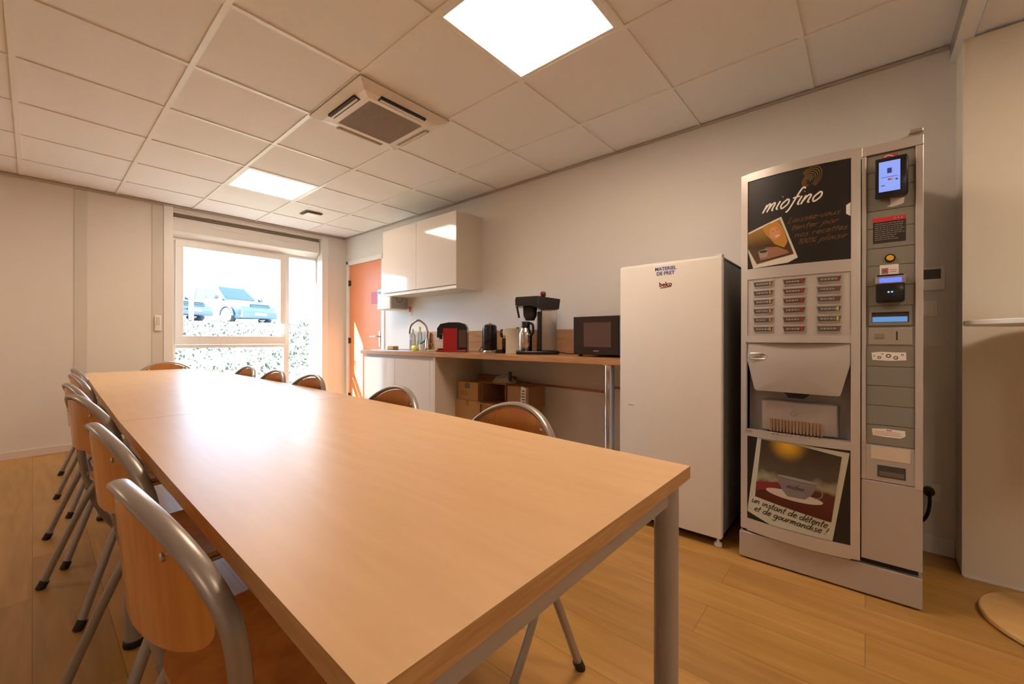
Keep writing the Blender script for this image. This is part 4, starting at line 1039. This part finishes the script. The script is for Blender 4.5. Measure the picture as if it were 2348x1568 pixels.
def car(label, loc, rz, paint, L=4.3, W=1.8, H=1.62, group='parked cars outside', suv=True, plate=True):
    t = thing('car', label, 'car', loc, rz, group, True)
    hl = L/2; hwid = W/2; g = .22
    pm = mat('car_paint_%s' % paint[0], paint[1], .3, .3, coat=.8); gl = mat('car_glass', (.02, .035, .05), .25, spec=.15); tr = mat('car_trim', (.05, .06, .07), .5)
    hb = .60*H
    # lower body, lofted sections along x (front = +x)
    secs = [(-hl, .62, .32, hb*.98, .88), (-hl+.12, .88, g+.04, hb*1.02, 1.), (-hl+.8, .97, g, hb*1.04, 1.), (0, 1., g, hb*1.0, 1.), (hl-1.35, 1., g, hb*.99, 1.), (hl-.95, .98, g, hb*.96, 1.), (hl-.25, .93, g+.02, hb*.88, 1.), (hl-.06, .86, g+.06, hb*.80, 1.), (hl, .78, g+.14, hb*.70, 1.)]
    b = B(); prev = None
    for (x, wf, z0, z1, _) in secs:
        w = hwid*wf; prof = [(-w*.92, z0), (-w, z0+.12), (-w, (z0+z1)/2+.1), (-w*.97, z1-.06), (-w*.86, z1), (0, z1+.03), (w*.86, z1), (w*.97, z1-.06), (w, (z0+z1)/2+.1), (w, z0+.12), (w*.92, z0)]
        row = [b.bm.verts.new((x, y, z)) for y, z in prof]
        if prev:
            for k in range(len(row)): b.face([prev[k], prev[(k+1) % len(row)], row[(k+1) % len(row)], row[k]])
        else: b.face(row[::-1])
        prev = row
    b.face(prev); body = b.build('body', pm, t, True, True, 40)
    # cabin
    b = B(); zt = H-.02; base = hb-.02
    lo = [(-hl+.25, hwid*.86), (hl-1.15, hwid*.86)]; hi = [(-hl+.62, hwid*.68), (hl-1.95, hwid*.70)]
    A = [b.bm.verts.new(p) for p in ((lo[0][0], -lo[0][1], base), (lo[1][0], -lo[1][1], base), (lo[1][0], lo[1][1], base), (lo[0][0], lo[0][1], base))]
    C = [b.bm.verts.new(p) for p in ((hi[0][0], -hi[0][1], zt), (hi[1][0], -hi[1][1], zt-.02), (hi[1][0], hi[1][1], zt-.02), (hi[0][0], hi[0][1], zt))]
    for k in range(4): b.face([A[k], A[(k+1) % 4], C[(k+1) % 4], C[k]])
    b.face(C); b.face(A[::-1]); bmesh.ops.bevel(b.bm, geom=b.bm.edges[:], offset=.05, segments=3, profile=.5, affect='EDGES')
    cab = b.build('cabin', pm, t, True, True, 40)
    def q4(f, u0, u1, v0, v1, out):
        # f: 4 corners (bl, br, tr, tl)
        bl, br, tr_, tl = [Vector(p) for p in f]
        def P(u, v): return (bl*(1-u)+br*u)*(1-v)+(tl*(1-u)+tr_*u)*v
        n = (br-bl).cross(tl-bl).normalized()*out; return [P(u0, v0)+n, P(u1, v0)+n, P(u1, v1)+n, P(u0, v1)+n]
    fa = [(lo[1][0], -lo[1][1], base), (lo[1][0], lo[1][1], base), (hi[1][0], hi[1][1], zt-.02), (hi[1][0], -hi[1][1], zt-.02)]
    b = B(); b.poly(q4(fa, .07, .93, .10, .90, .012)); b.poly(q4(fa, .07, .93, .10, .90, .004)[::-1]); b.build('windshield', gl, t, False, True)
    for s in (1, -1):
        fs = [(lo[0][0], s*lo[0][1], base), (lo[1][0], s*lo[1][1], base), (hi[1][0], s*hi[1][1], zt-.02), (hi[0][0], s*hi[0][1], zt)]
        for u0, u1 in ((.08, .30), (.33, .60), (.63, .90)):
            b = B(); b.poly(q4(fs, u0, u1, .14, .86, -.012*s)); b.build('side_window', gl, t, False, True)
        b = B(); b.tube([(hi[0][0]+.05, s*hi[0][1]*.98, zt+.05), (hi[1][0]-.05, s*hi[1][1]*.98, zt+.04), (hi[1][0]+.05, s*hi[1][1]*.98, zt-.02)], .018, 8); b.build('roof_rail', tr, t, True, True)
        b = B(); b.box(hl-1.45, hl-1.28, s*hwid*1.0, s*(hwid+.17), hb+.02, hb+.17, .03); b.build('mirror', tr, t, True, True)
        for wx in (hl-.82, -hl+.85):
            b = B(); b.lathe([(.34, -.11), (.36, -.08), (.36, .08), (.34, .11)], (wx, s*(hwid-.10), .34), 28, 'y'); wh = b.build('wheel', rubber, t, True, True)
            b = B(); b.lathe([(.05, -.115), (.22, -.118), (.24, -.108), (.24, .108), (.22, .118), (.05, .115)], (wx, s*(hwid-.10), .34), 10, 'y'); b.build('wheel_rim', steel, wh, True, True)
            b = B(); b.tube([(wx+.42*math.cos(a*PI/10), s*(hwid-.005), .34+.42*math.sin(a*PI/10)) for a in range(11)], .045, 8); b.build('wheel_arch', tr, t, True, True)
        b = B(); b.box(hl-.30, hl-.0, s*hwid*.52, s*hwid*.84, hb*.70, hb*.82, .02); b.build('headlight', mat('headlight', (.85, .87, .9), .1), t, False, True)
        b = B(); b.box(-hl+.5, hl-.5, s*(hwid-.02), s*(hwid+.012), g, g+.16, .02); b.build('sill', tr, t, False, True)
    b = B()
    for k in range(3): b.box(hl-.10, hl+.03, -hwid*.48, hwid*.48, hb*.68+.055*k, hb*.68+.035+.055*k)
    b.build('grille', tr, t, False, True)
    b = B(); b.box(hl-.14, hl+.04, -hwid*.86, hwid*.86, g+.03, hb*.50, .04); bp = b.build('bumper', tr, t, False, True)
    if plate:
        b = B(); b.box(hl+.04, hl+.055, -.26, .26, g+.16, g+.27); b.build('number_plate', white, bp, False, True)
    return t
car('blue-grey off-road car facing the window, largest of the parked cars', (5.70, 21.78, GZ), -1.254, ('greyblue', (.045, .07, .10)), 4.3, 1.82, 1.75)
car('dark car whose nose shows at the left edge of the window', (2.80, 20.3, GZ), -1.05, ('navy', (.02, .04, .07)), 4.1, 1.75, 1.45)
car('small far car behind the dark one, only its rear glass clear', (4.9, 27.5, GZ), 1.2, ('silver', (.5, .55, .6)), 4.0, 1.75, 1.75, plate=False)
car('distant car seen through the tall side pane', (14.2, 31.0, GZ), -1.5, ('pale', (.5, .53, .56)), 4.2, 1.8, 1.5, plate=False)
b = B(); b.box(3.50, 3.62, 17.6, 17.72, 1.651, 2.72, .01); tag(b.build('white_post', white, None), 'white post standing before the dark parked car', 'post')

# ------------------------------------------------------------------ light, world, camera
w = bpy.data.worlds.new('sky'); SC.world = w; w.use_nodes = True
bg = w.node_tree.nodes['Background']; bg.inputs[0].default_value = (.46, .70, 1.0, 1); bg.inputs[1].default_value = 14.5
sl = bpy.data.lights.new('sun', 'SUN'); sl.energy = 72; sl.angle = .01; sl.color = (1, .95, .86)
so = bpy.data.objects.new('sun', sl); COL.objects.link(so)
dv = Vector((1, -.43, -.61)).normalized(); so.rotation_euler = dv.to_track_quat('-Z', 'Y').to_euler(); so.location = (-10, 14, 12)

yaw, roll = .861, .002
F_ = Vector((math.sin(yaw), math.cos(yaw), 0)); R0 = Vector((math.cos(yaw), -math.sin(yaw), 0)); U0 = Vector((0, 0, 1))
Rv = R0*math.cos(roll)+U0*math.sin(roll); Uv = U0*math.cos(roll)-R0*math.sin(roll)
cam = bpy.data.cameras.new('camera'); co = bpy.data.objects.new('camera', cam); COL.objects.link(co)
M = Matrix((Rv, Uv, -F_)).transposed().to_4x4(); M.translation = Vector((0, 0, 1.03)); co.matrix_world = M
cam.sensor_width = 36; cam.lens = 944/2348*36; cam.shift_y = -6/2348; cam.clip_start = .02; cam.clip_end = 300
SC.camera = co
vs = SC.view_settings; vs.view_transform = 'Standard'; vs.look = 'None'; vs.gamma = 1; vs.exposure = 0; vs.use_curve_mapping = False
for o in bpy.data.objects:
    if '_loc' in o: del o['_loc']
